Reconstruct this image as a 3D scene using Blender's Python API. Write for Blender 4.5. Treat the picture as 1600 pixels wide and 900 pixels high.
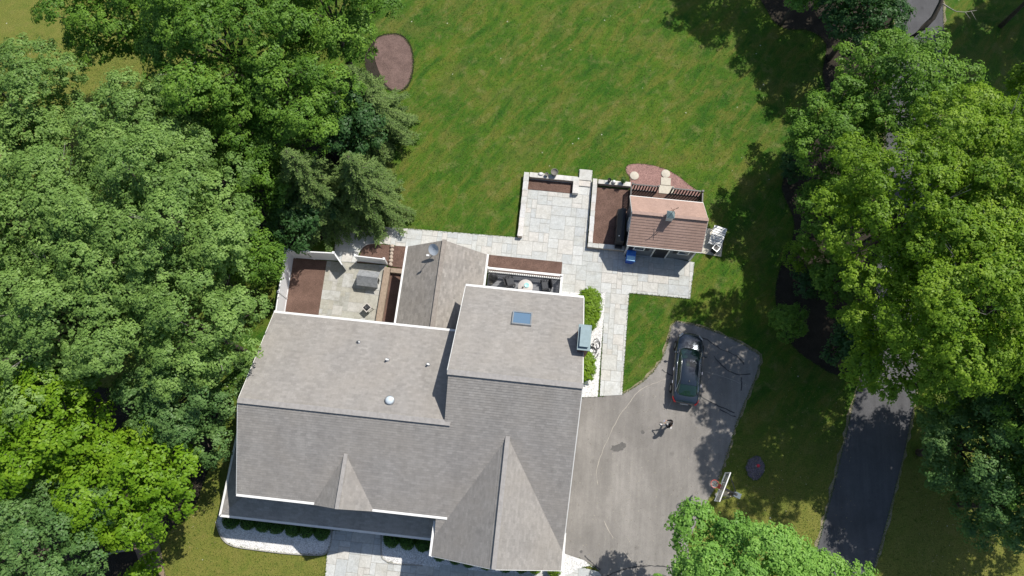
import bpy, math, random
import numpy as np
from mathutils import Vector, Matrix
R = math.radians
S = bpy.context.scene
for o in list(bpy.data.objects): bpy.data.objects.remove(o)

# ------------------------------------------------------------------ camera, sky, sun, exposure
CAM_H, TILT, FPX = 46.0, R(16), 1070.0
cd = bpy.data.cameras.new('camera'); cam = bpy.data.objects.new('camera', cd)
S.collection.objects.link(cam); S.camera = cam
cam.location = (0, 0, CAM_H); cam.rotation_euler = (TILT, 0, 0)
cd.sensor_width = 36; cd.lens = FPX / 1600 * 36; cd.clip_start = .5; cd.clip_end = 2000
SUN_AZ, SUN_EL = R(44), R(56)
w = bpy.data.worlds.new('World'); S.world = w; w.use_nodes = True
nt = w.node_tree; sky = nt.nodes.new('ShaderNodeTexSky'); sky.sky_type = 'NISHITA'
sky.sun_disc = False; sky.sun_elevation = SUN_EL; sky.sun_rotation = R(90) - SUN_AZ
nt.links.new(sky.outputs[0], nt.nodes['Background'].inputs[0]); nt.nodes['Background'].inputs[1].default_value = .10
sl = bpy.data.lights.new('sun', 'SUN'); sl.energy = 4.2; sl.angle = R(.5); sl.color = (1, .95, .87)
so = bpy.data.objects.new('sun', sl); S.collection.objects.link(so)
so.rotation_euler = Vector((math.cos(SUN_AZ)*math.cos(SUN_EL), math.sin(SUN_AZ)*math.cos(SUN_EL), math.sin(SUN_EL))).to_track_quat('Z', 'Y').to_euler()
so.location = (30, 30, 60)
S.view_settings.view_transform = 'Standard'; S.view_settings.look = 'None'
S.view_settings.exposure = 0.34; S.view_settings.gamma = 1; S.view_settings.use_curve_mapping = False
S.render.engine = 'CYCLES'
S.cycles.max_bounces = 6; S.cycles.transparent_max_bounces = 6

# ------------------------------------------------------------------ coordinates
def P(px, py, z=0.):
    """a point of the survey photograph at height z -> metres, world frame"""
    a = (px-800)/FPX; b = -(py-450)/FPX
    dy = b*math.cos(TILT)+math.sin(TILT); dz = b*math.sin(TILT)-math.cos(TILT)
    t = (z-CAM_H)/dz
    return Vector((a*t, dy*t, z))
HA = R(-6.05)                      # the plot's own axes (u along the ridge, v to the garden)
CA, SA = math.cos(HA), math.sin(HA)
def W(u, v, z=0.): return Vector((u*CA-v*SA, u*SA+v*CA, z))
def UV(px, py, z=0.):
    p = P(px, py, z); return (p.x*CA+p.y*SA, -p.x*SA+p.y*CA)

# ------------------------------------------------------------------ helpers
col = S.collection
def tag(o, label=None, cat=None, group=None, kind=None):
    if label: o['label'] = label
    if cat: o['category'] = cat
    if group: o['group'] = group
    if kind: o['kind'] = kind
    return o
def thing(name, label, cat, loc=(0, 0, 0), rz=0., group=None):
    o = bpy.data.objects.new(name, None); col.objects.link(o)
    o.empty_display_size = .3
    o.location = loc; o.rotation_euler = (0, 0, rz)
    return tag(o, label, cat, group)
def copy_tree(o, parent=None):
    c = o.copy(); col.objects.link(c); c.parent = parent
    for ch in [x for x in bpy.data.objects if x.parent == o]: copy_tree(ch, c)
    return c
class MB:
    def __init__(s): s.v = []; s.f = []; s.uv = []; s.sm = []
    def add(s, vs, fs, uvs=None, smooth=False):
        n = len(s.v); s.v += [tuple(x) for x in vs]
        for i, f in enumerate(fs):
            s.f.append([n+k for k in f]); s.sm.append(smooth)
            s.uv.append(uvs[i] if uvs else [(0, 0)]*len(f))
        return s
    def box(s, x0, x1, y0, y1, z0, z1, M=None):
        vs = [Vector(p) for p in ((x0,y0,z0),(x1,y0,z0),(x1,y1,z0),(x0,y1,z0),(x0,y0,z1),(x1,y0,z1),(x1,y1,z1),(x0,y1,z1))]
        if M: vs = [M @ v for v in vs]
        return s.add(vs, [(0,3,2,1),(4,5,6,7),(0,1,5,4),(1,2,6,5),(2,3,7,6),(3,0,4,7)])
    def bar(s, a, b, wx, wz=None):
        a, b = Vector(a), Vector(b); wz = wz or wx; d = (b-a); L = d.length
        up = Vector((0,0,1)) if abs(d.normalized().z) < .95 else Vector((0,1,0))
        x = d.cross(up).normalized(); z = x.cross(d).normalized()
        vs = [p + x*i*wx/2 + z*j*wz/2 for p in (a, b) for i, j in ((-1,-1),(1,-1),(1,1),(-1,1))]
        return s.add(vs, [(0,1,2,3),(7,6,5,4),(0,4,5,1),(1,5,6,2),(2,6,7,3),(3,7,4,0)])
    def tube(s, pts, rad, n=8, cap=True):
        pts = [Vector(p) for p in pts]
        if not hasattr(rad, '__len__'): rad = [rad]*len(pts)
        vs = []
        for i, p in enumerate(pts):
            d = (pts[min(i+1, len(pts)-1)]-pts[max(i-1, 0)]).normalized()
            up = Vector((0,0,1)) if abs(d.z) < .9 else Vector((0,1,0))
            x = d.cross(up).normalized(); y = x.cross(d).normalized()
            vs += [p + (x*math.cos(k*2*math.pi/n)+y*math.sin(k*2*math.pi/n))*rad[i] for k in range(n)]
        fs = [(i*n+k, i*n+(k+1)%n, (i+1)*n+(k+1)%n, (i+1)*n+k) for i in range(len(pts)-1) for k in range(n)]
        if cap: fs += [tuple(range(n))[::-1], tuple((len(pts)-1)*n+k for k in range(n))]
        return s.add(vs, fs, smooth=True)
    def lathe(s, prof, c=(0,0,0), n=20, sx=1, sy=1):
        vs = [(c[0]+r*sx*math.cos(k*2*math.pi/n), c[1]+r*sy*math.sin(k*2*math.pi/n), c[2]+z) for r, z in prof for k in range(n)]
        fs = [(i*n+k, i*n+(k+1)%n, (i+1)*n+(k+1)%n, (i+1)*n+k) for i in range(len(prof)-1) for k in range(n)]
        fs += [tuple(range(n))[::-1], tuple((len(prof)-1)*n+k for k in range(n))]
        return s.add(vs, fs, smooth=True)
    def prism(s, poly, z0, z1):
        n = len(poly); a = sum(poly[i][0]*poly[(i+1)%n][1]-poly[(i+1)%n][0]*poly[i][1] for i in range(n))
        if a < 0: poly = poly[::-1]
        vs = [(p[0], p[1], z0) for p in poly]+[(p[0], p[1], z1) for p in poly]
        return s.add(vs, [tuple(range(n))[::-1], tuple(range(n, 2*n))]+[(i, (i+1)%n, n+(i+1)%n, n+i) for i in range(n)])
    def extr(s, poly, off):
        """any planar polygon thickened by the vector off"""
        n = len(poly); poly = [Vector(p) for p in poly]; off = Vector(off)
        return s.add(poly+[p+off for p in poly], [tuple(range(n)), tuple(range(2*n-1, n-1, -1))]+[((i+1)%n, i, n+i, n+(i+1)%n) for i in range(n)])
    def slope(s, poly, th=.1, course=.145, lip=.016):
        """roof slab whose top is laid in real overlapping shingle courses; UVs in metres along eave / up slope"""
        poly = [Vector(p) for p in poly]; n = len(poly)
        nrm = Vector((0,0,0))
        for i in range(n): nrm += poly[i].cross(poly[(i+1)%n])
        nrm.normalize()
        if nrm.z < 0: nrm = -nrm; poly = poly[::-1]
        e = Vector((0,0,1)).cross(nrm).normalized(); u = nrm.cross(e); h0 = poly[0].dot(nrm)
        uv = lambda p: (p.dot(e), p.dot(u))
        low = [p-nrm*th for p in poly]; allp = [p-nrm*.002 for p in poly]+low
        s.add(allp, [tuple(range(2*n-1, n-1, -1))]+[(i, n+i, n+(i+1)%n, (i+1)%n) for i in range(n)])
        P2 = [uv(p) for p in poly]
        def cl(pts, val, keep):
            out = []
            for i in range(len(pts)):
                a, b = pts[i], pts[(i+1) % len(pts)]; ia = (a[1]-val)*keep >= -1e-9; ib = (b[1]-val)*keep >= -1e-9
                if ia: out.append(a)
                if ia != ib: t = (val-a[1])/(b[1]-a[1]); out.append((a[0]+(b[0]-a[0])*t, val))
            return out
        k0 = math.floor(min(p[1] for p in P2)/course); k1 = math.ceil(max(p[1] for p in P2)/course)
        for k in range(k0, k1):
            q = cl(cl(P2, k*course, 1), (k+1)*course, -1)
            if len(q) < 3: continue
            W3 = lambda a, b, h: e*a+u*b+nrm*(h0+h)
            s.add([W3(a, b, lip*(1-(b/course-k))) for a, b in q], [tuple(range(len(q)))], [q])
            for i in range(len(q)):
                a, b = q[i], q[(i+1) % len(q)]
                if abs(a[1]-k*course) < 1e-6 and abs(b[1]-k*course) < 1e-6 and abs(a[0]-b[0]) > 1e-4:
                    s.add([W3(a[0],a[1],-.001), W3(b[0],b[1],-.001), W3(b[0],b[1],lip), W3(a[0],a[1],lip)], [(0,1,2,3)], [[a,b,b,a]])
        return s
    def build(s, name, m, parent=None, kind=None, bevel=0):
        me = bpy.data.meshes.new(name); me.from_pydata(s.v, [], s.f); me.update()
        l = me.uv_layers.new(name='UVMap'); flat = [c for f in s.uv for p in f for c in p]
        l.data.foreach_set('uv', flat)
        me.polygons.foreach_set('use_smooth', s.sm)
        me.materials.append(m); o = bpy.data.objects.new(name, me); col.objects.link(o)
        o.parent = parent
        if kind: o['kind'] = kind
        if bevel:
            b = o.modifiers.new('b', 'BEVEL'); b.width = bevel; b.segments = 2; b.limit_method = 'ANGLE'
        return o

# ------------------------------------------------------------------ materials
def new_mat(name, rough=.8, spec=.3):
    m = bpy.data.materials.new(name); m.use_nodes = True; nt = m.node_tree
    b = nt.nodes['Principled BSDF']; b.inputs['Roughness'].default_value = rough
    b.inputs['Specular IOR Level'].default_value = spec
    return m, nt, b
class N:
    def __init__(s, nt): s.nt = nt
    def __call__(s, t, ins=None, **kw):
        n = s.nt.nodes.new('ShaderNode'+t)
        for k, v in kw.items(): setattr(n, k, v)
        for k, v in (ins or {}).items():
            if hasattr(v, 'is_output'): s.nt.links.new(v, n.inputs[k])
            else: n.inputs[k].default_value = v
        return n
    def noise(s, vec, scale, detail=4, rough=.6, dist=0): return s('TexNoise', {'Vector': vec, 'Scale': scale, 'Detail': detail, 'Roughness': rough, 'Distortion': dist}).outputs[0]
    def ramp(s, fac, stops):
        n = s('ValToRGB', {0: fac}); e = n.color_ramp.elements
        while len(e) < len(stops): e.new(.5)
        for i, (p, c) in enumerate(stops): e[i].position = p; e[i].color = (c if hasattr(c, '__len__') else (c, c, c))[:3]+(1,) if hasattr(c, '__len__') else (c, c, c, 1)
        return n.outputs[0]
    def mix(s, fac, a, b, mode='MIX'):
        n = s('MixRGB', blend_type=mode)
        for k, v in ((0, fac), (1, a), (2, b)):
            if hasattr(v, 'is_output'): s.nt.links.new(v, n.inputs[k])
            else: n.inputs[k].default_value = (v if k == 0 else tuple(v)[:3]+(1,))
        return n.outputs[0]
    def math(s, op, a, b=0., c=0.):
        n = s('Math', operation=op)
        for k, v in ((0, a), (1, b), (2, c)):
            if hasattr(v, 'is_output'): s.nt.links.new(v, n.inputs[k])
            else: n.inputs[k].default_value = v
        return n.outputs[0]
    def bump(s, h, bsdf, dist=.02, st=1.): 
        b = s('Bump', {'Height': h, 'Distance': dist, 'Strength': st}); s.nt.links.new(b.outputs[0], bsdf.inputs['Normal'])
def simple(name, c, rough=.6, spec=.3, var=.15, scale=6., metal=0., bump=0.):
    m, nt, b = new_mat(name, rough, spec); n = N(nt)
    tc = n('TexCoord').outputs['Object']
    f = n.noise(tc, scale, 5, .65)
    lo = tuple(x*(1-var) for x in c); hi = tuple(min(1, x*(1+var)) for x in c)
    nt.links.new(n.ramp(f, [(.3, lo), (.7, hi)]), b.inputs['Base Color'])
    b.inputs['Metallic'].default_value = metal
    if bump: n.bump(n.noise(tc, scale*8, 3), b, bump)
    return m

def grass_mat():
    m, nt, b = new_mat('lawn_grass', .9, .15); n = N(nt); tc = n('TexCoord').outputs['Object']
    sep = n('SeparateXYZ', {0: tc})
    big = n.noise(tc, .13, 3, .6, .4)
    mp = n('Mapping', {'Vector': n('Mapping', {'Vector': tc, 'Rotation': (0, 0, R(-50))}).outputs[0], 'Scale': (.38, 1.35, 1)}).outputs[0]
    streak = n.noise(mp, .8, 9, .72, .5); mot = n.noise(tc, 1.0, 9, .74, .3); patch = n.noise(tc, .33, 6, .65, .3)
    med = n.noise(tc, 1.3, 6, .7)
    fine = n.noise(tc, 13, 4, .8); vf = n.noise(tc, 40, 2, .7)
    base = n.ramp(big, [(.32, (.038, .104, .008)), (.5, (.054, .122, .010)), (.68, (.080, .142, .012))])
    c = n.mix(n.math('MULTIPLY', n.ramp(streak, [(.49, 0), (.60, 1)]), .62), base, (.142, .138, .026))
    c = n.mix(n.math('MULTIPLY', n.ramp(streak, [(.38, 1), (.48, 0)]), .70), c, (.020, .078, .008))
    c = n.mix(n.math('MULTIPLY', n.ramp(patch, [(.50, 0), (.64, 1)]), .40), c, (.145, .132, .036))
    c = n.mix(n.math('MULTIPLY', n.ramp(mot, [(.53, 0), (.66, 1)]), .55), c, (.185, .178, .065))
    c = n.mix(n.math('MULTIPLY', n.ramp(mot, [(.34, 1), (.46, 0)]), .50), c, (.022, .070, .012))
    # dried-out ground: the front lawn, the strip by the hoop and the far west lawn
    fy = n('MapRange', {0: sep.outputs[1], 1: 6., 2: -2., 3: 0., 4: 1.}).outputs[0]
    fx = n('MapRange', {0: sep.outputs[0], 1: -18., 2: -27., 3: 0., 4: .85}).outputs[0]
    fd = n.math('MULTIPLY', n.math('MAXIMUM', fy, fx), n.ramp(med, [(.28, .45), (.6, 1)]))
    c = n.mix(fd, c, (.180, .180, .040))
    md = n.ramp(med, [(.52, 0), (.75, 1)])
    c = n.mix(n.math('MULTIPLY', md, .35), c, (.17, .15, .05))
    c = n.mix(1., c, n.ramp(fine, [(.3, .55), (.7, 1.45)]), 'MULTIPLY')
    c = n.mix(1., c, n.ramp(vf, [(.3, .65), (.7, 1.35)]), 'MULTIPLY')
    vo = n('TexVoronoi', {'Vector': tc, 'Scale': 1.1}); 
    fl = n.math('MULTIPLY', n.math('LESS_THAN', vo.outputs['Distance'], .055), n.math('GREATER_THAN', n.noise(tc, .5, 2), .53))
    c = n.mix(n.math('MULTIPLY', fl, .8), c, (.5, .5, .4))
    nt.links.new(c, b.inputs['Base Color']); n.bump(n.mix(.5, fine, vf), b, .06)
    return m
def mulch_mat(name, c, contrast=1.):
    m, nt, b = new_mat(name, .95, .1); n = N(nt); tc = n('TexCoord').outputs['Object']
    f = n.noise(tc, 22, 4, .8); g = n.noise(tc, 1.4, 4)
    cc = n.ramp(f, [(.3, tuple(x*(1-.5*contrast) for x in c)), (.52, c), (.75, tuple(x*(1+.75*contrast) for x in c))])
    cc = n.mix(1., cc, n.ramp(g, [(.3, .78), (.7, 1.2)]), 'MULTIPLY')
    nt.links.new(cc, b.inputs['Base Color']); n.bump(f, b, .05); return m
def gravel_mat(name, c):
    m, nt, b = new_mat(name, .85, .2); n = N(nt); tc = n('TexCoord').outputs['Object']
    v = n('TexVoronoi', {'Vector': tc, 'Scale': 17.}); 
    hsv = n('SeparateColor', {0: v.outputs['Color']}).outputs[0]
    cc = n.ramp(hsv, [(.0, tuple(x*.74 for x in c)), (.4, c), (1., tuple(min(.9, x*1.25) for x in c))])
    cc = n.mix(1., cc, n.ramp(v.outputs['Distance'], [(.2, 1.), (.8, .72)]), 'MULTIPLY')
    cc = n.mix(1., cc, n.ramp(n.noise(tc, 1.5), [(.3, .85), (.7, 1.1)]), 'MULTIPLY')
    nt.links.new(cc, b.inputs['Base Color']); n.bump(v.outputs['Distance'], b, -.03); return m
def flag_mat(name, cols, dirt=(.2, .19, .15), damt=.35):
    m, nt, b = new_mat(name, .8, .25); n = N(nt); tc = n('TexCoord').outputs['Object']
    r = n('NewGeometry').outputs['Random Per Island']
    k = len(cols); cc = n.ramp(r, [(i/k, cols[i]) for i in range(k)]); cc.node.color_ramp.interpolation = 'CONSTANT'
    f = n.noise(tc, 1.1, 6, .7, .5); g = n.noise(tc, 12, 4, .7)
    cc = n.mix(n.math('MULTIPLY', n.ramp(f, [(.46, 0), (.72, 1)]), damt), cc, dirt)
    cc = n.mix(1., cc, n.ramp(g, [(.3, .88), (.7, 1.09)]), 'MULTIPLY')
    cc = n.mix(1., cc, n.ramp(n.noise(tc, 3.5, 6, .75, .6), [(.32, .84), (.62, 1.05)]), 'MULTIPLY')
    nt.links.new(cc, b.inputs['Base Color']); n.bump(g, b, .01); return m
def shingle_mat(name, c, cvar=.3, course=.145, tint=(.8, .72, .6)):
    m, nt, b = new_mat(name, .92, .12); n = N(nt)
    uv = n('UVMap').outputs[0]
    br = n('TexBrick', {'Vector': uv, 'Scale': 1., 'Mortar Size': .004, 'Mortar Smooth': .3, 'Bias': 0., 'Brick Width': .31, 'Row Height': course,
          'Color1': tuple(x*(1-cvar) for x in c)+(1,), 'Color2': tuple(x*(1+cvar) for x in c)+(1,), 'Mortar': tuple(x*.8 for x in c)+(1,)})
    br.offset = .37
    mp = n('Mapping', {'Vector': uv, 'Scale': (1.0, .22, 1)}).outputs[0]
    st = n.noise(mp, .9, 4, .6); big = n.noise(uv, .35, 3); gr = n.noise(uv, 30, 3, .8); md = n.noise(uv, 4., 4, .7)
    cc = n.mix(1., br.outputs[0], n.ramp(st, [(.3, .90), (.7, 1.07)]), 'MULTIPLY')
    cc = n.mix(n.math('MULTIPLY', n.ramp(big, [(.4, 0), (.65, 1)]), .35), cc, tuple(x*t*1.1 for x, t in zip(c, (1.0, .96, .90))))
    cc = n.mix(1., cc, n.ramp(gr, [(.3, .72), (.7, 1.28)]), 'MULTIPLY')
    cc = n.mix(1., cc, n.ramp(md, [(.3, .90), (.7, 1.10)]), 'MULTIPLY')
    nt.links.new(cc, b.inputs['Base Color']); return m
def siding_mat(name, c, step=.13):
    m, nt, b = new_mat(name, .6, .3); n = N(nt); tc = n('TexCoord').outputs['Object']
    z = n('SeparateXYZ', {0: tc}).outputs[2]; saw = n.math('FRACT', n.math('DIVIDE', z, step))
    cc = n.mix(1., c, n.ramp(saw, [(0, .6), (.12, 1)]), 'MULTIPLY')
    cc = n.mix(1., cc, n.ramp(n.noise(tc, 2.), [(.3, .9), (.7, 1.05)]), 'MULTIPLY')
    nt.links.new(cc, b.inputs['Base Color']); n.bump(n.math('SUBTRACT', 1., saw), b, .02); return m
def asphalt_mat(name, c, warm=(1, 1, 1)):
    m, nt, b = new_mat(name, .9, .2); n = N(nt); tc = n('TexCoord').outputs['Object']
    big = n.noise(tc, .22, 5, .6, .7); mp = n('Mapping', {'Vector': tc, 'Rotation': (0, 0, R(12)), 'Scale': (1.5, .25, 1)}).outputs[0]
    st = n.noise(mp, .8, 4, .6); fi = n.noise(tc, 40, 3, .85); md = n.noise(tc, 2.6, 5, .7)
    cc = n.ramp(big, [(.32, tuple(x*.80 for x in c)), (.68, tuple(x*1.13*wm for x, wm in zip(c, warm)))])
    cc = n.mix(1., cc, n.ramp(st, [(.3, .90), (.7, 1.10)]), 'MULTIPLY')
    cc = n.mix(1., cc, n.ramp(md, [(.3, .93), (.7, 1.06)]), 'MULTIPLY')
    cc = n.mix(1., cc, n.ramp(fi, [(.25, .68), (.75, 1.32)]), 'MULTIPLY')
    sp = n('TexVoronoi', {'Vector': tc, 'Scale': .55}).outputs['Distance']; spn = n.math('ADD', sp, n.math('MULTIPLY', n.noise(tc, 4, 4, .7), .12))
    cc = n.mix(1., cc, n.ramp(spn, [(.10, .80), (.16, 1.)]), 'MULTIPLY')
    mp2 = n('Mapping', {'Vector': n('Mapping', {'Vector': tc, 'Rotation': (0, 0, R(6))}).outputs[0], 'Scale': (1.1, .06, 1)}).outputs[0]
    cc = n.mix(1., cc, n.ramp(n.noise(mp2, 1.6, 5, .7), [(.42, .91), (.55, 1.0), (.66, 1.06)]), 'MULTIPLY')
    nt.links.new(cc, b.inputs['Base Color']); n.bump(fi, b, .012); return m
def brick_mat():
    m, nt, b = new_mat('red_brick', .85, .2); n = N(nt); tc = n('TexCoord').outputs['Object']
    s = n('SeparateXYZ', {0: tc}); v = n('CombineXYZ', {0: n.math('ADD', s.outputs[0], s.outputs[1]), 1: s.outputs[2]}).outputs[0]
    br = n('TexBrick', {'Vector': v, 'Scale': 1., 'Mortar Size': .008, 'Brick Width': .21, 'Row Height': .075, 'Color1': (.22, .075, .05, 1), 'Color2': (.30, .12, .085, 1), 'Mortar': (.4, .37, .33, 1)})
    nt.links.new(br.outputs[0], b.inputs['Base Color']); return m
def leaf_mat(name, lo, mid, hi, trans=.3, gloss=.45):
    m = bpy.data.materials.new(name); m.use_nodes = True; nt = m.node_tree; n = N(nt)
    nt.nodes.remove(nt.nodes['Principled BSDF']); out = nt.nodes['Material Output']
    t = n('Attribute', attribute_name='tone').outputs['Fac']
    c = n.ramp(t, [(0., lo), (.5, mid), (1., hi)])
    pr = n('BsdfPrincipled', {'Base Color': c, 'Roughness': gloss, 'Specular IOR Level': .22})
    tr = n('BsdfTranslucent', {'Color': n.mix(1., c, (1.15, 1.35, .5), 'MULTIPLY')})
    mx = n('MixShader', {0: trans, 1: pr.outputs[0], 2: tr.outputs[0]})
    nt.links.new(mx.outputs[0], out.inputs[0]); return m
def glass_mat(name, c=(.02, .03, .035), rough=.05):
    m, nt, b = new_mat(name, rough, .8); b.inputs['Base Color'].default_value = c+(1,); return m
def paint(name, c, rough=.25, metal=.0, coat=.0):
    m, nt, b = new_mat(name, rough, .5); n = N(nt); tc = n('TexCoord').outputs['Object']
    f = n.noise(tc, 5, 4); nt.links.new(n.ramp(f, [(.3, tuple(x*.93 for x in c)), (.7, tuple(min(1, x*1.06) for x in c))]), b.inputs['Base Color'])
    b.inputs['Metallic'].default_value = metal; b.inputs['Coat Weight'].default_value = coat; b.inputs['Coat Roughness'].default_value = .03
    return m
M = dict(
 grass=grass_mat(), mulch=mulch_mat('brown_mulch', (.155, .098, .078)), mulch2=mulch_mat('faded_mulch', (.17, .115, .10)),
 shademulch=mulch_mat('shade_dark_mulch', (.040,.034,.026)), dirt=mulch_mat('bare_soil', (.26, .19, .14), .5),  # dark mulch: colour lowered to carry the shade under the trees
 gravel=gravel_mat('white_gravel', (.80,.79,.77)), pinkgravel=gravel_mat('red_gravel', (.34, .20, .175)), greygravel=gravel_mat('grey_gravel', (.15, .13, .15)),
 flag=flag_mat('bluestone_flags', [(.50,.51,.49),(.475,.49,.48),(.52,.515,.485),(.46,.475,.46),(.54,.55,.535),(.50,.50,.47),(.45,.468,.465),(.53,.515,.48)], (.37,.35,.30), .5),
 flagold=flag_mat('mossy_flags', [(.37,.365,.32),(.40,.39,.34),(.35,.35,.32),(.43,.42,.39),(.38,.365,.315),(.45,.45,.43)], (.21,.20,.155), .65),
 joint=simple('sand_joint', (.335,.325,.295), .95, .1, .25, 8),
 wallstone=flag_mat('wall_capstones', [(.58,.56,.52),(.52,.52,.49),(.62,.60,.57),(.55,.52,.48),(.58,.58,.57)], (.36,.33,.28), .55),
 cream=simple('cream_stone', (.50,.46,.38), .85, .2, .12, 9),
 asphalt=asphalt_mat('driveway_asphalt', (.240,.226,.210)), road=asphalt_mat('road_asphalt', (.095,.095,.10)),
 crackl=simple('pale_crack_filler', (.36,.33,.29), .9), crackd=simple('tar_seal', (.05,.05,.052), .6), stain=simple('oil_stain', (.115,.11,.105), .8),
 sand=mulch_mat('sandy_edge', (.26, .23, .15), .6),
 roof=shingle_mat('grey_shingles', (.272,.258,.242), .10), roofb=shingle_mat('weathered_shingles', (.275,.256,.234), .16),
 porchroof=shingle_mat('porch_shingles', (.27,.258,.245), .12),
 roofred=shingle_mat('brown_red_shingles', (.37,.255,.212), .05, .21), cap=simple('ridge_cap_shingle', (.31,.295,.28), .9, .1, .15, 5),
 capred=simple('red_ridge_cap', (.36,.255,.215), .9, .1, .1, 5),
 white=simple('white_paint', (.72,.72,.70), .45, .4, .04, 2), vinyl=simple('white_vinyl', (.78,.79,.80), .45, .4, .04, 1),
 siding=siding_mat('white_siding', (.66,.66,.63)), shedwall=siding_mat('grey_siding', (.16,.175,.19)), brick=brick_mat(),
 glass=glass_mat('window_glass'), skyglass=glass_mat('skylight_glass', (.10,.17,.26), .18), black=simple('black_metal', (.02,.02,.022), .45, .4, .1),
 darkgrey=simple('dark_plastic', (.035,.036,.04), .55, .4, .2), grey=simple('grey_metal', (.33,.34,.35), .4, .5, .1, 4, .5), copper=simple('metal_chimney_cap', (.20,.27,.29), .55, .4, .12, 4, .2),
 deck=simple('grey_deck_board', (.19,.195,.21), .7, .2, .2, 3), wicker=simple('dark_wicker', (.035,.036,.04), .7, .3, .3, 40, 0, .01), cushion=simple('charcoal_cushion', (.075,.078,.085), .85, .1, .12, 10),
 table=simple('pale_table_top', (.46,.43,.40), .5, .3, .12, 9), blue=simple('blue_plastic', (.012,.07,.42), .4, .5, .08, 3), bluel=simple('blue_lid', (.04,.20,.66), .18, .8, .06, 3),
 wood=simple('weathered_wood', (.33,.27,.21), .8, .2, .25, 8), greywood=simple('grey_wood', (.25,.26,.27), .8, .2, .25, 6), tan=simple('tan_timber', (.30,.235,.18), .85, .1, .2, 6),
 bark=simple('tree_bark', (.10,.085,.07), .9, .1, .35, 5, 0, .03), palebark=simple('pale_branch', (.30,.28,.25), .85, .1, .3, 6),
 terracotta=simple('grey_clay_pot', (.17,.16,.14), .7, .2, .2, 8), soil=mulch_mat('pot_soil', (.17,.13,.09)), rock=simple('field_stone', (.46,.38,.31), .85, .2, .25, 5, 0, .03),
 red=simple('orange_red_paint', (.55,.06,.03), .4, .5, .08), pinkred=simple('bright_red_plastic', (.62,.03,.06), .4), chrome=simple('chrome', (.75,.75,.76), .15, .5, .03, 3, 1.),
 skin=simple('skin', (.42,.25,.18), .6, .3, .06), hair=simple('dark_hair', (.012,.010,.009), .5, .3, .2, 30), shirt=simple('black_shirt', (.018,.018,.02), .85, .1, .2, 12), trousers=simple('pale_grey_trousers', (.52,.52,.53), .85, .1, .08, 8),
 shoe=simple('white_shoe', (.75,.75,.75), .5), carpaint=paint('dark_blue_metallic', (.020,.030,.045), .22, .35, 1.), tyre=simple('tyre_rubber', (.02,.02,.02), .8), carglass=glass_mat('car_glass', (.012,.03,.026), .04),
 tail=simple('tail_lamp_red', (.35,.01,.015), .2, .6), lamp=glass_mat('lamp_lens', (.5,.52,.55), .1), ball=simple('pale_ball', (.70,.62,.52), .6), net=simple('white_net', (.8,.8,.8), .8),
)
L = dict(
 oak=leaf_mat('oak_leaves', (.095,.175,.042), (.170,.285,.066), (.255,.385,.100), .3, .5),
 maple=leaf_mat('maple_leaves', (.060,.140,.018), (.115,.230,.028), (.195,.330,.044), .3, .5),
 maplel=leaf_mat('lime_maple_leaves', (.092,.195,.010), (.160,.295,.016), (.235,.370,.026), .35),
 locust=leaf_mat('yellow_green_leaves', (.088,.180,.012), (.172,.290,.020), (.290,.415,.042), .35, .5),
 bright=leaf_mat('bright_green_leaves', (.110,.245,.042), (.190,.365,.066), (.270,.460,.095), .3, .5),
 dark=leaf_mat('dark_green_leaves', (.028,.085,.022), (.050,.120,.034), (.080,.160,.050)),
 blue=leaf_mat('blue_green_leaves', (.062,.140,.038), (.112,.212,.060), (.170,.280,.084)),
 spruce=leaf_mat('spruce_needles', (.065,.120,.030), (.120,.195,.050), (.190,.270,.075), .15, .6),
 box=leaf_mat('boxwood_leaves', (.110,.200,.014), (.175,.290,.020), (.240,.370,.028), .3),
 boxd=leaf_mat('dark_boxwood_leaves', (.035,.100,.014), (.060,.150,.022), (.090,.190,.030), .2),
)

# ------------------------------------------------------------------ ground, roads, beds (setting)
def gpoly(px, z=0.): return [tuple(P(x, y, 0).xy) for x, y in px]
NOGRASS = []
def sheet(name, pts, z, m, kind='structure'):
    mb = MB(); n = len(pts)
    if name != 'lawn': NOGRASS.append([tuple(p) for p in pts])
    a = sum(pts[i][0]*pts[(i+1)%n][1]-pts[(i+1)%n][0]*pts[i][1] for i in range(n))
    if a < 0: pts = pts[::-1]
    mb.add([(p[0], p[1], z) for p in pts], [tuple(range(n))]); return mb.build(name, m, None, kind)
def smooth_px(px, k=5, closed=True):
    out = []; n = len(px)
    rng = range(n if closed else n-1)
    for i in rng:
        g = (lambda j: px[j % n]) if closed else (lambda j: px[min(max(j, 0), n-1)])
        p0, p1, p2, p3 = g(i-1), g(i), g(i+1), g(i+2)
        for s in range(k):
            t = s/k
            out.append(tuple(.5*(2*p1[c]+(p2[c]-p0[c])*t+(2*p0[c]-5*p1[c]+4*p2[c]-p3[c])*t*t+(3*p1[c]-p0[c]-3*p2[c]+p3[c])*t**3) for c in (0, 1)))
    if not closed: out.append(px[-1])
    return out
def ribbon(mb, pts, wdt, z, jit=0., rnd=random.Random(1)):
    pts = [Vector(p).to_2d() for p in pts]; vs = []
    for i, p in enumerate(pts):
        d = (pts[min(i+1, len(pts)-1)]-pts[max(i-1, 0)]).normalized(); nn = Vector((-d.y, d.x))
        a = wdt/2*(1+jit*rnd.uniform(-1, 1)); b = wdt/2*(1+jit*rnd.uniform(-1, 1))
        vs += [(p.x+nn.x*a, p.y+nn.y*a, z), (p.x-nn.x*b, p.y-nn.y*b, z)]
    mb.add(vs, [(2*i+1, 2*i+3, 2*i+2, 2*i) for i in range(len(pts)-1)])
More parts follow.
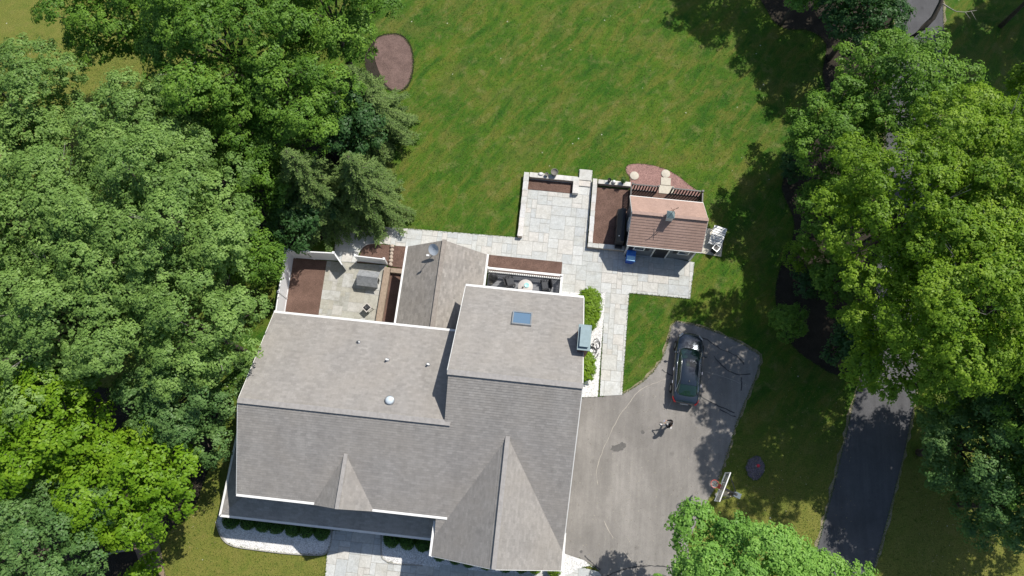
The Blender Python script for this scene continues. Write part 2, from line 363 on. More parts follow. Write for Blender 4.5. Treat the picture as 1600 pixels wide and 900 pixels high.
def densify(pts, step):
    out = []
    for a, b in zip(pts[:-1], pts[1:]):
        a, b = Vector(a).to_2d(), Vector(b).to_2d(); k = max(1, int((b-a).length/step))
        out += [tuple(a.lerp(b, i/k)) for i in range(k)]
    return out+[tuple(pts[-1])[:2]]

sheet('lawn', [(-400, -400), (400, -400), (400, 400), (-400, 400)], 0, M['grass'])
drive_px = [(840,640),(908,621),(935,620),(972,616),(1000,600),(1020,582),(1034,562),(1044,535),(1049,510),(1057,502),(1085,508),(1130,523),(1165,541),(1187,555),(1188,566),(1178,595),(1165,625),(1150,662),(1137,705),(1118,762),(1095,800),(1075,850),(1080,910),(1120,980),(1220,1010),(1220,1080),(960,1080),(952,960),(945,905),(932,888),(910,874),(885,866),(840,862)]
drive = gpoly(drive_px)
sheet('driveway', drive, .015, M['asphalt'])
roadL = gpoly(smooth_px([(1415,-150),(1408,-40),(1400,30),(1385,200),(1365,420),(1346,580),(1335,622),(1308,735),(1283,832),(1258,920),(1225,1020),(1180,1150)], 5, False))
roadR = gpoly(smooth_px([(1480,-150),(1473,-40),(1474,60),(1466,200),(1452,420),(1438,560),(1430,622),(1412,710),(1386,812),(1362,900),(1330,1020),(1290,1150)], 5, False))
sheet('road', roadL+roadR[::-1], .012, M['road'])
mb = MB(); rr = random.Random(5)
for line in (roadL, roadR): ribbon(mb, densify(line, .35), .30, .008, .75, rr)
ribbon(mb, densify(gpoly([(972,616),(1000,600),(1020,582),(1034,562),(1044,535),(1049,510),(1057,502),(1085,508),(1130,523),(1165,541),(1187,555),(1188,566),(1178,595),(1165,625),(1150,662),(1137,705),(1118,762)]), .3), .24, .008, .8, rr)
mb.build('road_shoulder', M['sand'], None, 'structure')
mb = MB(); rr = random.Random(9)
for c in ([(1100,580),(1125,587),(1145,594),(1165,604)],[(1046,590),(1030,596),(1010,604),(995,614),(985,627),(968,650),(958,668),(948,690),(938,715),(932,737),(934,757)],[(944,813),(950,827),(958,840)],[(975,862),(990,880),(1005,895)],[(1060,604),(1052,620),(1043,640)]):
    ribbon(mb, [(p[0]+rr.uniform(-.02,.02), p[1]+rr.uniform(-.02,.02)) for p in densify(gpoly(smooth_px(c, 4, False)), .15)], .035, .019, .8, rr)
mb.build('pale_crack', M['crackl'], None, 'structure')
mb = MB()
for c in ([(1085,525),(1105,531),(1125,545),(1150,556),(1163,570)],[(1115,556),(1125,568),(1140,580),(1155,585),(1172,584)],[(1092,617),(1110,628),(1128,637),(1148,645)],[(1158,590),(1159,600),(1158,610)],[(1034,578),(1040,582),(1050,587)],[(913,868),(922,877),(938,890)],[(948,899),(980,888),(1010,884),(1045,886),(1080,890)],[(1125,640),(1137,646),(1150,652)]):
    ribbon(mb, [(p[0]+rr.uniform(-.02,.02), p[1]+rr.uniform(-.02,.02)) for p in densify(gpoly(smooth_px(c, 4, False)), .15)], .07, .023, .7, rr)
mb.build('tar_crack', M['crackd'], None, 'structure')
mb = MB(); rr = random.Random(3)
for cx, cy, rx, ry in ((964,700,.42,.24),(972,696,.25,.22),(1004,675,.13,.13),(908,862,.10,.09),(1033,661,.1,.1)):
    c = P(cx, cy); vs = []
    for k in range(18):
        a = k*math.pi/9; q = rr.uniform(.75, 1.15); vs.append((c.x+math.cos(a)*rx*q, c.y+math.sin(a)*ry*q, .025+(.003 if cx == 972 else 0)))
    mb.add(vs, [tuple(range(18))])
mb.build('oil_stain', M['stain'], None, 'structure')

def hclip(poly, x0, x1, y0, y1):
    def cl(pts, ax, val, keep):
        out = []
        for i in range(len(pts)):
            a, b = pts[i], pts[(i+1) % len(pts)]; ia = (a[ax]-val)*keep >= 0; ib = (b[ax]-val)*keep >= 0
            if ia: out.append(a)
            if ia != ib:
                t = (val-a[ax])/(b[ax]-a[ax]); out.append((a[0]+(b[0]-a[0])*t, a[1]+(b[1]-a[1])*t))
        return out
    for ax, val, k in ((0, x0, 1), (0, x1, -1), (1, y0, 1), (1, y1, -1)):
        poly = cl(poly, ax, val, k)
        if len(poly) < 3: return []
    return poly
def area(p): return sum(p[i][0]*p[(i+1)%len(p)][1]-p[(i+1)%len(p)][0]*p[i][1] for i in range(len(p)))/2
def flags(name, poly, z, m, seed, cell=.36, gap=.012, joint='joint'):
    """random ashlar paving clipped to a polygon given in plot axes"""
    if area(poly) < 0: poly = poly[::-1]
    rr = random.Random(seed); xs = [p[0] for p in poly]; ys = [p[1] for p in poly]
    nx = int((max(xs)-min(xs))/cell)+2; ny = int((max(ys)-min(ys))/cell)+2; used = np.zeros((nx, ny), bool); mb = MB()
    for j in range(ny):
        for i in range(nx):
            if used[i, j]: continue
            w_, h_ = rr.choice([(2,2),(3,2),(2,3),(1,2),(2,1),(3,3),(1,1),(4,2),(2,2),(3,2)])
            w_ = min(w_, nx-i); h_ = min(h_, ny-j)
            while w_ > 1 and used[i:i+w_, j:j+h_].any(): w_ -= 1
            while h_ > 1 and used[i:i+w_, j:j+h_].any(): h_ -= 1
            used[i:i+w_, j:j+h_] = True
            q = hclip(poly, min(xs)+i*cell+gap, min(xs)+(i+w_)*cell-gap, min(ys)+j*cell+gap, min(ys)+(j+h_)*cell-gap)
            if len(q) > 2 and abs(area(q)) > .004:
                zz = z+.012+rr.uniform(0, .004); mb.add([W(p[0], p[1], zz) for p in q], [tuple(range(len(q)))])
    NOGRASS.append([tuple(W(p[0], p[1]).xy) for p in poly])
    o = mb.build(name, M[m], None, 'structure')
    b = MB(); b.add([W(p[0], p[1], z) for p in poly], [tuple(range(len(poly)))]); b.build(name+'_joint_bed', M[joint], None, 'structure')
    return o
def up(px): return [UV(x, y) for x, y in px]
patio_uv = up([(528,352),(597,354),(807,371)]) + [(-1.40,16.9),(-1.40,21.85),(2.56,21.72),(2.56,22.66),(3.56,22.66),(3.56,16.6)] + up([(972,391),(1085,410),(1078,467),(983,458),(972,617),(937,619),(943,500)]) + [(1.9,12.0),(1.9,15.3),(-3.3,15.30),(-5,15.2),(-8.6,15.2)] + up([(600,381),(575,381),(562,389),(557,411),(533,409),(522,395)])
flags('garden_patio', patio_uv, .03, 'flag', 4)
flags('courtyard_patio', up([(511,408),(604,415),(590,520),(494,512)]), .028, 'flagold', 8, .34)
flags('front_walk', up([(516,828),(597,832),(596,850),(597,868),(605,879),(645,884)]) + [(-3.4,-5.05),(3.3,-5.05)] + up([(905,885),(935,893),(945,905),(960,1010),(500,1010),(511,868),(517,850)]), .032, 'flag', 12)
sheet('west_gravel_bed', gpoly([(350,780),(338,815),(343,832),(352,846),(368,854),(400,859),(440,864),(480,867),(503,867),(512,862),(517,850),(520,815)]), .04, M['gravel'])
sheet('centre_gravel_bed', gpoly([(596,826),(596,866),(603,876),(620,881),(660,884),(700,887),(760,893),(860,899),(885,905),(880,860),(700,820)]), .046, M['gravel'])
sheet('corner_gravel_bed', gpoly([(870,860),(885,866),(912,875),(930,888),(921,884),(903,888),(890,897),(860,905)]), .056, M['gravel'])
sheet('east_gravel_bed', [tuple(W(*q).xy) for q in ([(1.95,13.25),(4.6,13.2)]+up([(946,456),(934,620),(905,621)])+[(2.2,5.0)])], .05, M['gravel'])
sheet('pink_gravel_bed', gpoly(smooth_px([(981,258),(1003,256),(1030,261),(1055,272),(1078,290),(1094,302),(1096,312),(1060,312),(1000,304),(984,292),(984,278),(978,268)], 4)), .02, M['pinkgravel'])
sheet('oval_mulch_bed', gpoly(smooth_px([(587,64),(603,55),(625,56),(640,72),(645,98),(640,125),(630,139),(612,140),(598,124),(586,92)], 4)), .02, M['mulch2'])
sheet('oval_bed_trench', gpoly(smooth_px([(585,62),(603,53),(627,54),(642,71),(647,98),(642,127),(631,141),(610,142),(578,121),(570,90)], 4)), .010, M['shademulch'])
sheet('woodland_mulch_bed', gpoly(smooth_px([(1222,285),(1226,310),(1240,345),(1236,380),(1222,410),(1213,440),(1212,475),(1225,520),(1260,560),(1330,580),(1370,420),(1380,250),(1330,200),(1250,220)], 4)), .018, M['shademulch'])
sheet('north_mulch_bed', gpoly(smooth_px([(1190,-40),(1200,20),(1225,45),(1262,48),(1290,70),(1285,120),(1310,170),(1380,150),(1392,40),(1390,-60)], 4)), .018, M['shademulch'])
sheet('woodland_floor', gpoly(smooth_px([(-150,620),(120,600),(300,640),(352,640),(330,720),(300,800),(262,830),(240,850),(210,900),(205,1000),(-150,1000)], 4)), .014, M['shademulch'])
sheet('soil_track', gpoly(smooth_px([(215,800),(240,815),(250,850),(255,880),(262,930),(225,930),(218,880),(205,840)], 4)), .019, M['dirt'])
sheet('spruce_shade_floor', gpoly(smooth_px([(350,120),(480,110),(560,150),(580,250),(580,330),(530,365),(460,390),(380,400),(330,300)], 4)), .016, M['shademulch'])  # dark sheet standing in for the shade beneath the spruces
def bed(name, uvp, m='mulch', z=.05): return sheet(name, [tuple(W(*p).xy) for p in uvp], z, M[m])
bed('fence_mulch_bed', up([(456,402),(511,408),(496,505),(440,500)]))
bed('round_mulch_bed', [UV(*p) for p in smooth_px([(566,389),(575,382),(590,381)], 4, False)] + up([(612,384),(608,414),(558,411)]), 'mulch', .06)
bed('annex_mulch_bed', up([(614,384),(642,386),(640,420),(606,416)]), 'mulch', .06)
bed('court_mulch_bed', up([(606,418),(640,420),(625,520),(592,512)]), 'mulch', .055)
bed('deck_mulch_bed', [(-3.3,14.12),(1.95,14.12),(1.95,15.36),(-3.3,15.36)], 'mulch', .07)
bed('wall_mulch_bed', [(-1.04,20.66),(2.22,20.66),(2.22,21.46),(-1.04,21.46)], 'mulch', .07)
bed('shed_mulch_bed', [(3.95,16.95),(6.2,16.95),(6.2,21.4),(3.95,21.4)], 'mulch', .07)
bed('railing_mulch_bed', [(6.2,19.2),(11.4,19.2),(11.4,21.4),(6.2,21.4)], 'mulch', .03)
bed('round_grey_gravel', [UV(1180+15*math.cos(k*.349)*(1+.1*math.sin(k*3)), 731+19*math.sin(k*.349)*(1+.08*math.cos(k*5))) for k in range(18)], 'greygravel', .02)

# edging of beds (thin stone or metal rims)
mb = MB()
for c in ([(338,815),(343,832),(352,846),(368,854),(400,859),(440,864),(480,867),(503,867),(512,862),(517,850),(520,828)],[(596,832),(596,866),(603,876),(620,881),(660,884)]):
    q = [tuple(p.xy) if hasattr(p, 'xy') else p for p in gpoly(smooth_px(c, 4, False))]
    q = densify(q, .25)
    mb = MB()
    for a, b in zip(q[:-1], q[1:]): mb.bar((a[0], a[1], .05), (b[0], b[1], .05), .05, .12)
    tag(mb.build('bed_edging', M['joint']), 'thin stone edging curving round the %s white gravel bed' % ('western' if c[0][0] < 400 else 'small central'), 'edging')

# ------------------------------------------------------------------ the house
H = thing('house', 'large house with grey shingle roofs, white gutters and two front gables', 'house', (0, 0, 0), HA)
m_ = .522; zr = lambda v: 5.6+m_*(v+2.15)
U0, U1, UE0, UE1 = -15.42, -3.9, -4.05, 3.2
mb = MB()
mb.slope([(U0,-2.15,5.6),(UE0,-2.15,5.6),(UE0,-3.35,zr(-3.35)),(UE1,-3.35,zr(-3.35)),(UE1,5.4,zr(5.4)),(UE0+.06,5.4,zr(5.4)),(UE0+.06,2.83,zr(2.83)),(U0,2.83,zr(2.83))])
mb.build('roof', M['roof'], H)
NW = (zr(2.83)-5.6)/(8.45-2.83); NE = (zr(5.4)-5.6)/(11.36-5.4)
MB().slope([(U0,2.83,zr(2.83)),(U1,2.83,zr(2.83)),(U1,8.45,5.6),(U0,8.45,5.6)]).build('roof', M['roof'], H)
MB().slope([(UE0,5.4,zr(5.4)),(UE1,5.4,zr(5.4)),(UE1,11.36,5.6),(UE0,11.36,5.6)]).build('roof', M['roof'], H)
mb = MB()
mb.slope([(-.49,2.45,8.0),(-.49,-4.3,8.0),(-4.1,-4.3,4.99),(-4.1,-3.30,4.99)]); mb.slope([(-.49,2.45,8.0),(3.2,-3.30,4.99),(3.2,-4.3,4.99),(-.49,-4.3,8.0)])
mb.build('gable_roof', M['roof'], H)
mb = MB()
mb.slope([(-9.3,.62,7.05),(-9.3,-2.28,7.05),(-10.95,-2.28,5.62),(-10.95,-2.13,5.62)]); mb.slope([(-9.3,.62,7.05),(-7.65,-2.13,5.62),(-7.65,-2.28,5.62),(-9.3,-2.28,7.05)])
mb.build('dormer_roof', M['roof'], H)
MB().extr([(-9.3,-2.16,6.93),(-10.8,-2.16,5.6),(-7.8,-2.16,5.6)], (0,.3,0)).build('dormer_wall', M['siding'], H)
# porch roof, wrapped round the west corner
mb = MB()
mb.slope([(-17.15,-3.57,2.8),(-4.12,-3.57,2.8),(-4.12,-1.65,3.72),(-15.05,-1.65,3.72)]); mb.slope([(-17.15,-3.57,2.8),(-15.05,-1.65,3.72),(-15.05,5.5,3.72),(-17.15,5.5,2.8)])
mb.build('porch_roof', M['porchroof'], H)
# ridge caps
CAPM = M['cap']
def capline(a, b, wd=.30):
    mb = MB(); a, b = Vector(a), Vector(b); k = max(2, int((b-a).length/.28))
    for i in range(k):
        p, q = a.lerp(b, i/k), a.lerp(b, (i+1.12)/k); mb.bar(p+Vector((0,0,.012)), q+Vector((0,0,.03)), wd, .045)
    return mb.build('ridge_cap', CAPM, H)
capline((U0,2.83,zr(2.83)+.0),(U1+.2,2.83,zr(2.83)+.0)); capline((UE0,5.4,zr(5.4)),(UE1,5.4,zr(5.4)))
capline((-.49,-4.3,8.0),(-.49,2.45,8.0), .24); capline((-9.3,-2.28,7.05),(-9.3,.62,7.05), .22)
# annex
ann = MB(); ann.slope([(-5.87,8.0,4.8),(-5.87,14.45,4.8),(-8.53,14.45,2.8),(-8.53,8.0,2.8)]); ann.slope([(-5.87,8.0,4.8),(-3.2,8.0,2.8),(-3.2,14.45,2.8),(-5.87,14.45,4.8)])
ann.build('annex_roof', M['roofb'], H)
CAPM = simple('weathered_cap', (.28,.25,.22), .9, .1, .2, 5); capline((-5.87,8.5,4.8),(-5.87,14.45,4.8), .26)
# walls
MB().extr([(-15.0,-1.7,0),(-15.0,8.05,0),(-15.0,8.05,5.45),(-15.0,2.83,7.95),(-15.0,-1.7,5.55)], (11.2,0,0)).build('wall', M['siding'], H)
MB().extr([(-3.72,-3.0,0),(-3.72,10.95,0),(-3.72,10.95,5.55),(-3.72,5.4,9.35),(-3.72,-3.0,4.98)], (6.55,0,0)).build('wall', M['siding'], H)
MB().extr([(-3.75,-3.95,0),(2.85,-3.95,0),(2.85,-3.95,4.9),(-.49,-3.95,7.75),(-3.75,-3.95,4.9)], (0,.93,0)).build('wall', M['siding'], H)
MB().extr([(-8.2,14.1,0),(-3.5,14.1,0),(-3.5,14.1,2.75),(-5.87,14.1,4.62),(-8.2,14.1,2.75)], (0,-6.04,0)).build('annex_wall', M['siding'], H)
# gutters and rake boards
def gutter(a, b): MB().bar(a, b, .13, .12).build('gutter', M['white'], H)
for a, b in (((U0,-2.21,5.56),(-3.42,-2.21,5.56)),((U0,8.51,5.56),(UE0,8.51,5.56)),((UE0-.02,11.42,5.56),(UE1,11.42,5.56)),((-4.16,-4.32,4.95),(-4.16,-2.45,4.95)),((3.26,-4.32,4.95),(3.26,-2.3,4.95)),
             ((-17.2,-3.63,2.76),(-4.2,-3.63,2.76)),((-17.21,-3.63,2.76),(-17.21,5.5,2.76)),((-8.59,8.5,2.76),(-8.59,14.47,2.76)),((-3.14,11.4,2.76),(-3.14,14.47,2.76))): gutter(a, b)
mb = MB()
for a, b in (((U0-.02,-2.15,5.5),(U0-.02,2.83,8.1)),((U0-.02,8.45,5.5),(U0-.02,2.83,8.1)),((UE1+.02,-2.3,5.42),(UE1+.02,5.4,9.44)),((UE1+.02,11.36,5.5),(UE1+.02,5.4,9.44)),((UE0-.02,11.36,5.5),(UE0-.02,5.4,9.42)),((-4.1,-4.31,4.89),(-.49,-4.31,7.9)),((3.2,-4.31,4.89),(-.49,-4.31,7.9)),((-4.1,-4.33,4.94),(-3.6,-4.33,4.94)),((2.75,-4.33,4.94),(3.2,-4.33,4.94))): MB().bar(a, b, .05, .14).build('rake_board', M['white'], H)
for p in ((-4.16,-2.7),): MB().bar((p[0],p[1]+.25,4.9),(p[0],p[1]+.25,.1), .08).build('downspout', M['white'], H)
MB().bar((3.05,11.3,5.5),(3.05,11.3,.1), .08).build('downspout', M['white'], H)
# porch: floor, posts
MB().box(-17.0,-4.0,-3.4,-1.72,0,.28).build('porch_floor', M['deck'], H)
MB().box(-17.0,-15.02,-1.72,5.4,0,.28).build('porch_floor', M['deck'], H)
for u in (-16.9,-14.3,-11.93,-9.55,-7.3,-4.5): MB().box(u-.08,u+.08,-3.42,-3.26,.28,2.78).build('porch_post', M['white'], H)
for v in (-.7,2.0,5.2): MB().box(-16.98,-16.82,v-.08,v+.08,.28,2.78).build('porch_post', M['white'], H)
def window(par, c, wd, ht, nrm, sash=2):
    """c centre on the wall plane, nrm outward normal in plot axes"""
    n_ = Vector(nrm); t = Vector((-n_.y, n_.x, 0)); c = Vector(c)
    def bx(mb, a0, a1, z0, z1, d0, d1):
        vs = [c+t*a+n_*d+Vector((0,0,z)) for z in (z0, z1) for a, d in ((a0,d0),(a1,d0),(a1,d1),(a0,d1))]
        mb.add(vs, [(0,1,2,3),(4,7,6,5),(0,4,5,1),(1,5,6,2),(2,6,7,3),(3,7,4,0)])
    f = MB()
    bx(f,-wd/2-.08,-wd/2,-ht/2-.08,ht/2+.08,0,.06); bx(f,wd/2,wd/2+.08,-ht/2-.08,ht/2+.08,0,.06)
    bx(f,-wd/2,wd/2,-ht/2-.08,-ht/2,0,.07); bx(f,-wd/2,wd/2,ht/2,ht/2+.08,0,.06); bx(f,-wd/2,wd/2,-.02,.02,.005,.045)
    fo = f.build('window', M['white'], par)
    g = MB(); bx(g,-wd/2,wd/2,-ht/2,ht/2,.003,.02); g.build('pane', M['glass'], fo)
    return fo
for u in (-13.5,-11,-8.2): window(H, (u,-1.7,4.6), .9, 1.3, (0,-1,0))
for u in (-13.2,-10.7,-6.0): window(H, (u,-1.7,1.5), .95, 1.5, (0,-1,0))
for u in (-14,-11.5,-9.6): window(H, (u,8.05,4.3), .9, 1.2, (0,1,0)); window(H, (u,8.05,1.5), .9, 1.3, (0,1,0))
for u in (-2.2,0.2,1.9): window(H, (u,10.95,4.2), .9, 1.2, (0,1,0))
for v in (0,3.5,6.2): window(H, (2.83,v,4.2), .9, 1.3, (1,0,0))
for v in (0.5,3.2,9.6): window(H, (2.83,v,1.5), .9, 1.3, (1,0,0))
for u in (-2.0,.9): window(H, (u,-3.95,1.5), 1.2, 1.6, (0,-1,0))
window(H, (-.49,-3.95,5.2), 1.0, 1.4, (0,-1,0)); window(H, (-5.87,14.1,1.5), 1.6, 1.2, (0,1,0)); window(H, (-8.2,11,1.5), 1., 1.2, (-1,0,0))
for v in (-.5,4.0): window(H, (-15.0,v,4.4), .9, 1.3, (-1,0,0))
d = MB().box(-8.95,-8.0,-1.76,-1.70,.28,2.35).build('door', M['black'], H); MB().box(-8.12,-8.06,-1.82,-1.76,1.2,1.35).build('handle', M['chrome'], d)
d = MB().box(-1.2,.6,10.95,11.0,.35,2.4).build('door', M['glass'], H); MB().box(-.33,-.27,11.0,11.05,1.2,1.5).build('handle', M['chrome'], d)
# chimney, skylight, vents, light tube
ch = MB().box(2.86,3.46,7.52,8.85,0,8.75).build('chimney', M['brick'], H)
MB().box(2.80,3.52,7.46,8.91,8.75,8.87).build('chimney_crown', M['copper'], ch)
mb = MB().box(2.90,3.42,7.62,8.82,8.99,9.04); mb.bar((2.94,7.66,8.87),(2.94,7.66,9.0),.03); mb.bar((3.38,7.66,8.87),(3.38,7.66,9.0),.03); mb.bar((2.94,8.78,8.87),(2.94,8.78,9.0),.03); mb.bar((3.38,8.78,8.87),(3.38,8.78,9.0),.03)
mb.build('chimney_cap', M['copper'], ch, bevel=.01)
nn = Vector((0,NE,1)).normalized()
def onNE(u, v, h=0): return Vector((u, v, zr(5.4)-NE*(v-5.4)))+nn*h
sk = MB()
for (a, b, c_, d_) in ((-.98,-.90,8.82,9.74),(.10,.18,8.82,9.74),(-.90,.10,8.82,8.90),(-.90,.10,9.66,9.74)):
    sk.extr([onNE(a,c_),onNE(b,c_),onNE(b,d_),onNE(a,d_)], nn*.14)
sk = sk.build('skylight', M['grey'], H)
MB().extr([onNE(-.90,8.90,.07),onNE(.10,8.90,.07),onNE(.10,9.66,.07),onNE(-.90,9.66,.07)], nn*.03).build('skylight_pane', M['skyglass'], sk)
def zNW(v): return zr(2.83)-NW*(v-2.83)
for u, v, h in ((-9.88,7.05,.12),(-7.93,6.12,.32),(-5.53,6.1,.32)):
    vp = MB().lathe([(.055,-.05),(.055,h),(.04,h)], (u,v,zNW(v)), 10).build('vent_pipe', M['white'] if h > .2 else M['darkgrey'], H)
    MB().lathe([(.14,-.06),(.14,.0),(.07,.05)], (u,v,zNW(v)+.03), 12).build('flashing', M['grey'], vp)
lt = MB().lathe([(.28,-.1),(.28,.12),(.25,.15)], (-7.2,3.72,zNW(3.72)), 24).build('light_tube', M['grey'], H)
MB().lathe([(.24,.14),(.22,.22),(.15,.28),(.05,.31)], (-7.2,3.72,zNW(3.72)), 24).build('dome', simple('tube_dome', (.55,.62,.66), .2, .6, .05), lt)
# satellite dish on the annex roof
dz = 3.98+.28
dish = MB(); prof = []
dirv = Vector((-.55,-.30,.78)).normalized(); cx_ = Vector((-6.42,13.72,4.42+.55))
tq = Vector((-.35,-.60,.70)).normalized().to_track_quat('Z','Y').to_matrix()
vs = []; nr = 20
for i, (r_, z_) in enumerate(((.0,.0),(.12,.008),(.24,.03),(.34,.065),(.39,.08))):
    for k in range(nr): vs.append(cx_+tq @ Vector((r_*math.cos(k*2*math.pi/nr)*.92, r_*math.sin(k*2*math.pi/nr)*1.05, z_)))
fs = [(i*nr+k, i*nr+(k+1)%nr, (i+1)*nr+(k+1)%nr, (i+1)*nr+k) for i in range(4) for k in range(nr)]
dish.add(vs, fs, smooth=True); dish.add([v-tq @ Vector((0,0,.012)) for v in vs], [f[::-1] for f in fs], smooth=True)
do = dish.build('satellite_dish', simple('dish_grey', (.48,.53,.58), .35, .5, .05), H)
MB().tube([cx_, cx_+Vector((.0,.0,-.3)), (cx_.x+.03,cx_.y,4.3)], .03).build('mast', M['grey'], do)
fe = cx_+tq @ Vector((0,-.30,.55)); MB().tube([cx_+tq @ Vector((0,-.38,.08)), fe], .018).build('feed_arm', M['grey'], do)
MB().box(-.09,.09,-.05,.05,-.05,.08, Matrix.Translation(fe)).build('receiver', M['white'], do)

# deck (raised boards, white railing)
D = thing('deck', 'small grey board deck with white picket railing behind the east wing', 'deck', (0,0,0), HA)
mb = MB()
for i in range(18):
    v = 11.02+i*.17
    if v < 14.0: mb.box(-3.14,1.93,v,v+.16,.30,.36)
mb.build('deck_boards', M['deck'], D); MB().box(-3.1,1.9,11.05,14.0,0,.295).build('deck_skirt', M['black'], D)
def railing(par, a, b, z0, h, m, pick=.11, pw=.03, rw=.09, name='railing', posts=None):
    a, b = Vector(a), Vector(b); Ln = (b-a).length; d_ = (b-a)/Ln
    mb = MB(); mb.bar(a+Vector((0,0,z0+h)), b+Vector((0,0,z0+h)), rw, .05).bar(a+Vector((0,0,z0+.1)), b+Vector((0,0,z0+.1)), rw*.6, .05)
    n_ = int(Ln/pick)
    for i in range(1, n_): p = a+d_*(i*Ln/n_); mb.bar(p+Vector((0,0,z0+.1)), p+Vector((0,0,z0+h)), pw)
    o = mb.build(name, m, par)
    for p in (posts if posts is not None else (a, b)):
        p = Vector(p); q = MB().box(p.x-.05,p.x+.05,p.y-.05,p.y+.05,0,z0+h+.09).box(p.x-.07,p.x+.07,p.y-.07,p.y+.07,z0+h+.09,z0+h+.12).build('post', m, par)
    return o
railing(D, (-3.14,14.0,0), (1.95,14.0,0), .36, .92, M['white'], .135, .05, rw=.15)
railing(D, (1.95,14.0,0), (1.95,11.4,0), .36, .92, M['white'], .135, .05, rw=.15, posts=[(1.95,12.7,0)])
MB().box(-3.2,2.0,13.98,14.10,.05,.36).build('fascia', M['white'], D)

# ------------------------------------------------------------------ garden shed
SH = thing('garden_shed', 'small garden shed with two-tone brown shingle roof, white trim and cupola', 'shed', (0,0,0), HA)
su0, su1, sv0, sv1, srv, sze, szr = 6.1, 11.12, 16.3, 19.9, 18.08, 2.3, 3.75
MB().slope([(su0,sv0,sze),(su1,sv0,sze),(su1,srv,szr),(su0,srv,szr)], .07, .19, .02).build('roof', M['roofred'], SH)
MB().slope([(su0,sv1,sze),(su1,sv1,sze),(su1,srv,szr),(su0,srv,szr)], .07, .19, .02).build('roof', M['roofred'], SH)
mb = MB(); a, b = Vector((su0,srv,szr+.01)), Vector((su1,srv,szr+.01))
for i in range(18): mb.bar(a.lerp(b,i/18), a.lerp(b,(i+1.1)/18)+Vector((0,0,.015)), .22, .035)
mb.build('ridge_cap', M['capred'], SH)
MB().extr([(su0+.14,16.46,0),(su0+.14,19.6,0),(su0+.14,19.6,2.33),(su0+.14,srv,3.6),(su0+.14,16.46,2.33)], (4.72,0,0)).build('wall', M['shedwall'], SH)
mb = MB()
for u in (su0+.16, su1-.28): mb.box(u-.06,u+.06,16.40,16.46,0,2.25)
mb.bar((su0,16.27,2.24),(su1,16.27,2.24),.04,.10); mb.bar((su0,19.93,2.24),(su1,19.93,2.24),.04,.10)
for u in (su0-.01,su1+.01): mb.bar((u,16.3,2.22),(u,srv,3.66),.03,.12); mb.bar((u,19.9,2.22),(u,srv,3.66),.03,.12)
mb.build('trim', M['white'], SH)
for u in (7.05,10.1): 
    window(SH, (u,16.46,1.62), .62, .75, (0,-1,0))
    for s_ in (-1,1): MB().box(u+s_*.55-.14,u+s_*.55+.14,16.425,16.458,1.2,2.05).build('shutter', M['black'], SH)
d = MB().box(8.15,9.05,16.42,16.46,.05,2.05).build('door', M['black'], SH); MB().box(8.24,8.28,16.38,16.42,1.0,1.12).build('handle', M['chrome'], d)
mb = MB(); mb.box(8.06,8.14,16.39,16.46,0,2.14).box(9.06,9.14,16.39,16.46,0,2.14).box(8.14,9.06,16.39,16.46,2.06,2.14); mb.build('door_frame', M['white'], SH)
window(SH, (su0+.14,18.1,1.5), .6, .7, (-1,0,0))
cup = MB().box(8.36,8.78,17.80,18.22,3.4,4.15).build('cupola', M['white'], SH)
mb = MB(); mb.add([(8.31,17.75,4.15),(8.83,17.75,4.15),(8.83,18.27,4.15),(8.31,18.27,4.15),(8.57,18.01,4.45)], [(0,1,4),(1,2,4),(2,3,4),(3,0,4),(3,2,1,0)]); mb.build('cupola_roof', M['copper'], cup)
mb = MB(); mb.tube([(8.57,18.01,4.4),(8.57,18.01,5.15)], .015,6); mb.bar((8.30,17.86,5.0),(8.86,18.16,5.0),.02); mb.add([(8.86,18.16,4.93),(8.86,18.16,5.16),(8.66,18.05,5.05)], [(0,1,2),(2,1,0)]); mb.bar((8.42,18.19,4.82),(8.72,17.83,4.82),.02)
mb.build('weather_vane', simple('rusty_iron', (.12,.05,.03), .7), cup)

# stone walls of the upper terrace
def stonewall(name, label, runs, h, wd, seed, par=None):
    T_ = thing(name, label, 'wall', (0,0,0), HA); rr = random.Random(seed); cap = MB(); body = MB()
    for (a, b) in runs:
        a, b = Vector(a), Vector(b); d_ = (b-a); Ln = d_.length; d_ /= Ln; n_ = Vector((-d_.y, d_.x)); x = 0
        body.prism([tuple(a+n_*(wd/2-.03)),tuple(b+n_*(wd/2-.03)),tuple(b-n_*(wd/2-.03)),tuple(a-n_*(wd/2-.03))], 0, h-.06)
        while x < Ln-.02:
            s_ = min(rr.uniform(.35,.8), Ln-x)
            if Ln-x-s_ < .2: s_ = Ln-x
            p, q = a+d_*(x+.006), a+d_*(x+s_-.006); j = [rr.uniform(-.015,.015) for _ in range(4)]
            cap.prism([tuple(p+n_*(wd/2+j[0])),tuple(q+n_*(wd/2+j[1])),tuple(q-n_*(wd/2+j[2])),tuple(p-n_*(wd/2+j[3]))], h-.06, h+rr.uniform(-.004,.006)); x += s_
    body.build('wall_face', M['rock'], T_); cap.build('capstones', M['wallstone'], T_); return T_
stonewall('stone_wall', 'low pale stone wall round the west and north of the square patio terrace', [((-1.22,16.85),(-1.22,21.82)),((-1.0,21.66),(2.5,21.66))], .45, .36, 2)
stonewall('stone_wall', 'low pale stone wall framing the mulch bed beside the garden shed', [((3.77,16.9),(3.77,21.85)),((4.0,21.66),(6.35,21.66)),((3.6,16.72),(6.2,16.72))], .42, .32, 7)
sp = MB().box(0,.42,0,1.25,0,.45); o = sp.build('stone_pier', M['wallstone']); o.location = W(2.2,20.55); o.rotation_euler = (0,0,HA); tag(o, 'short pale stone pier at the east end of the planting strip, facing the steps', 'pier')
mb = MB().box(2.6,3.5,21.75,22.6,0,.2).box(2.64,3.46,21.3,21.74,0,.14)
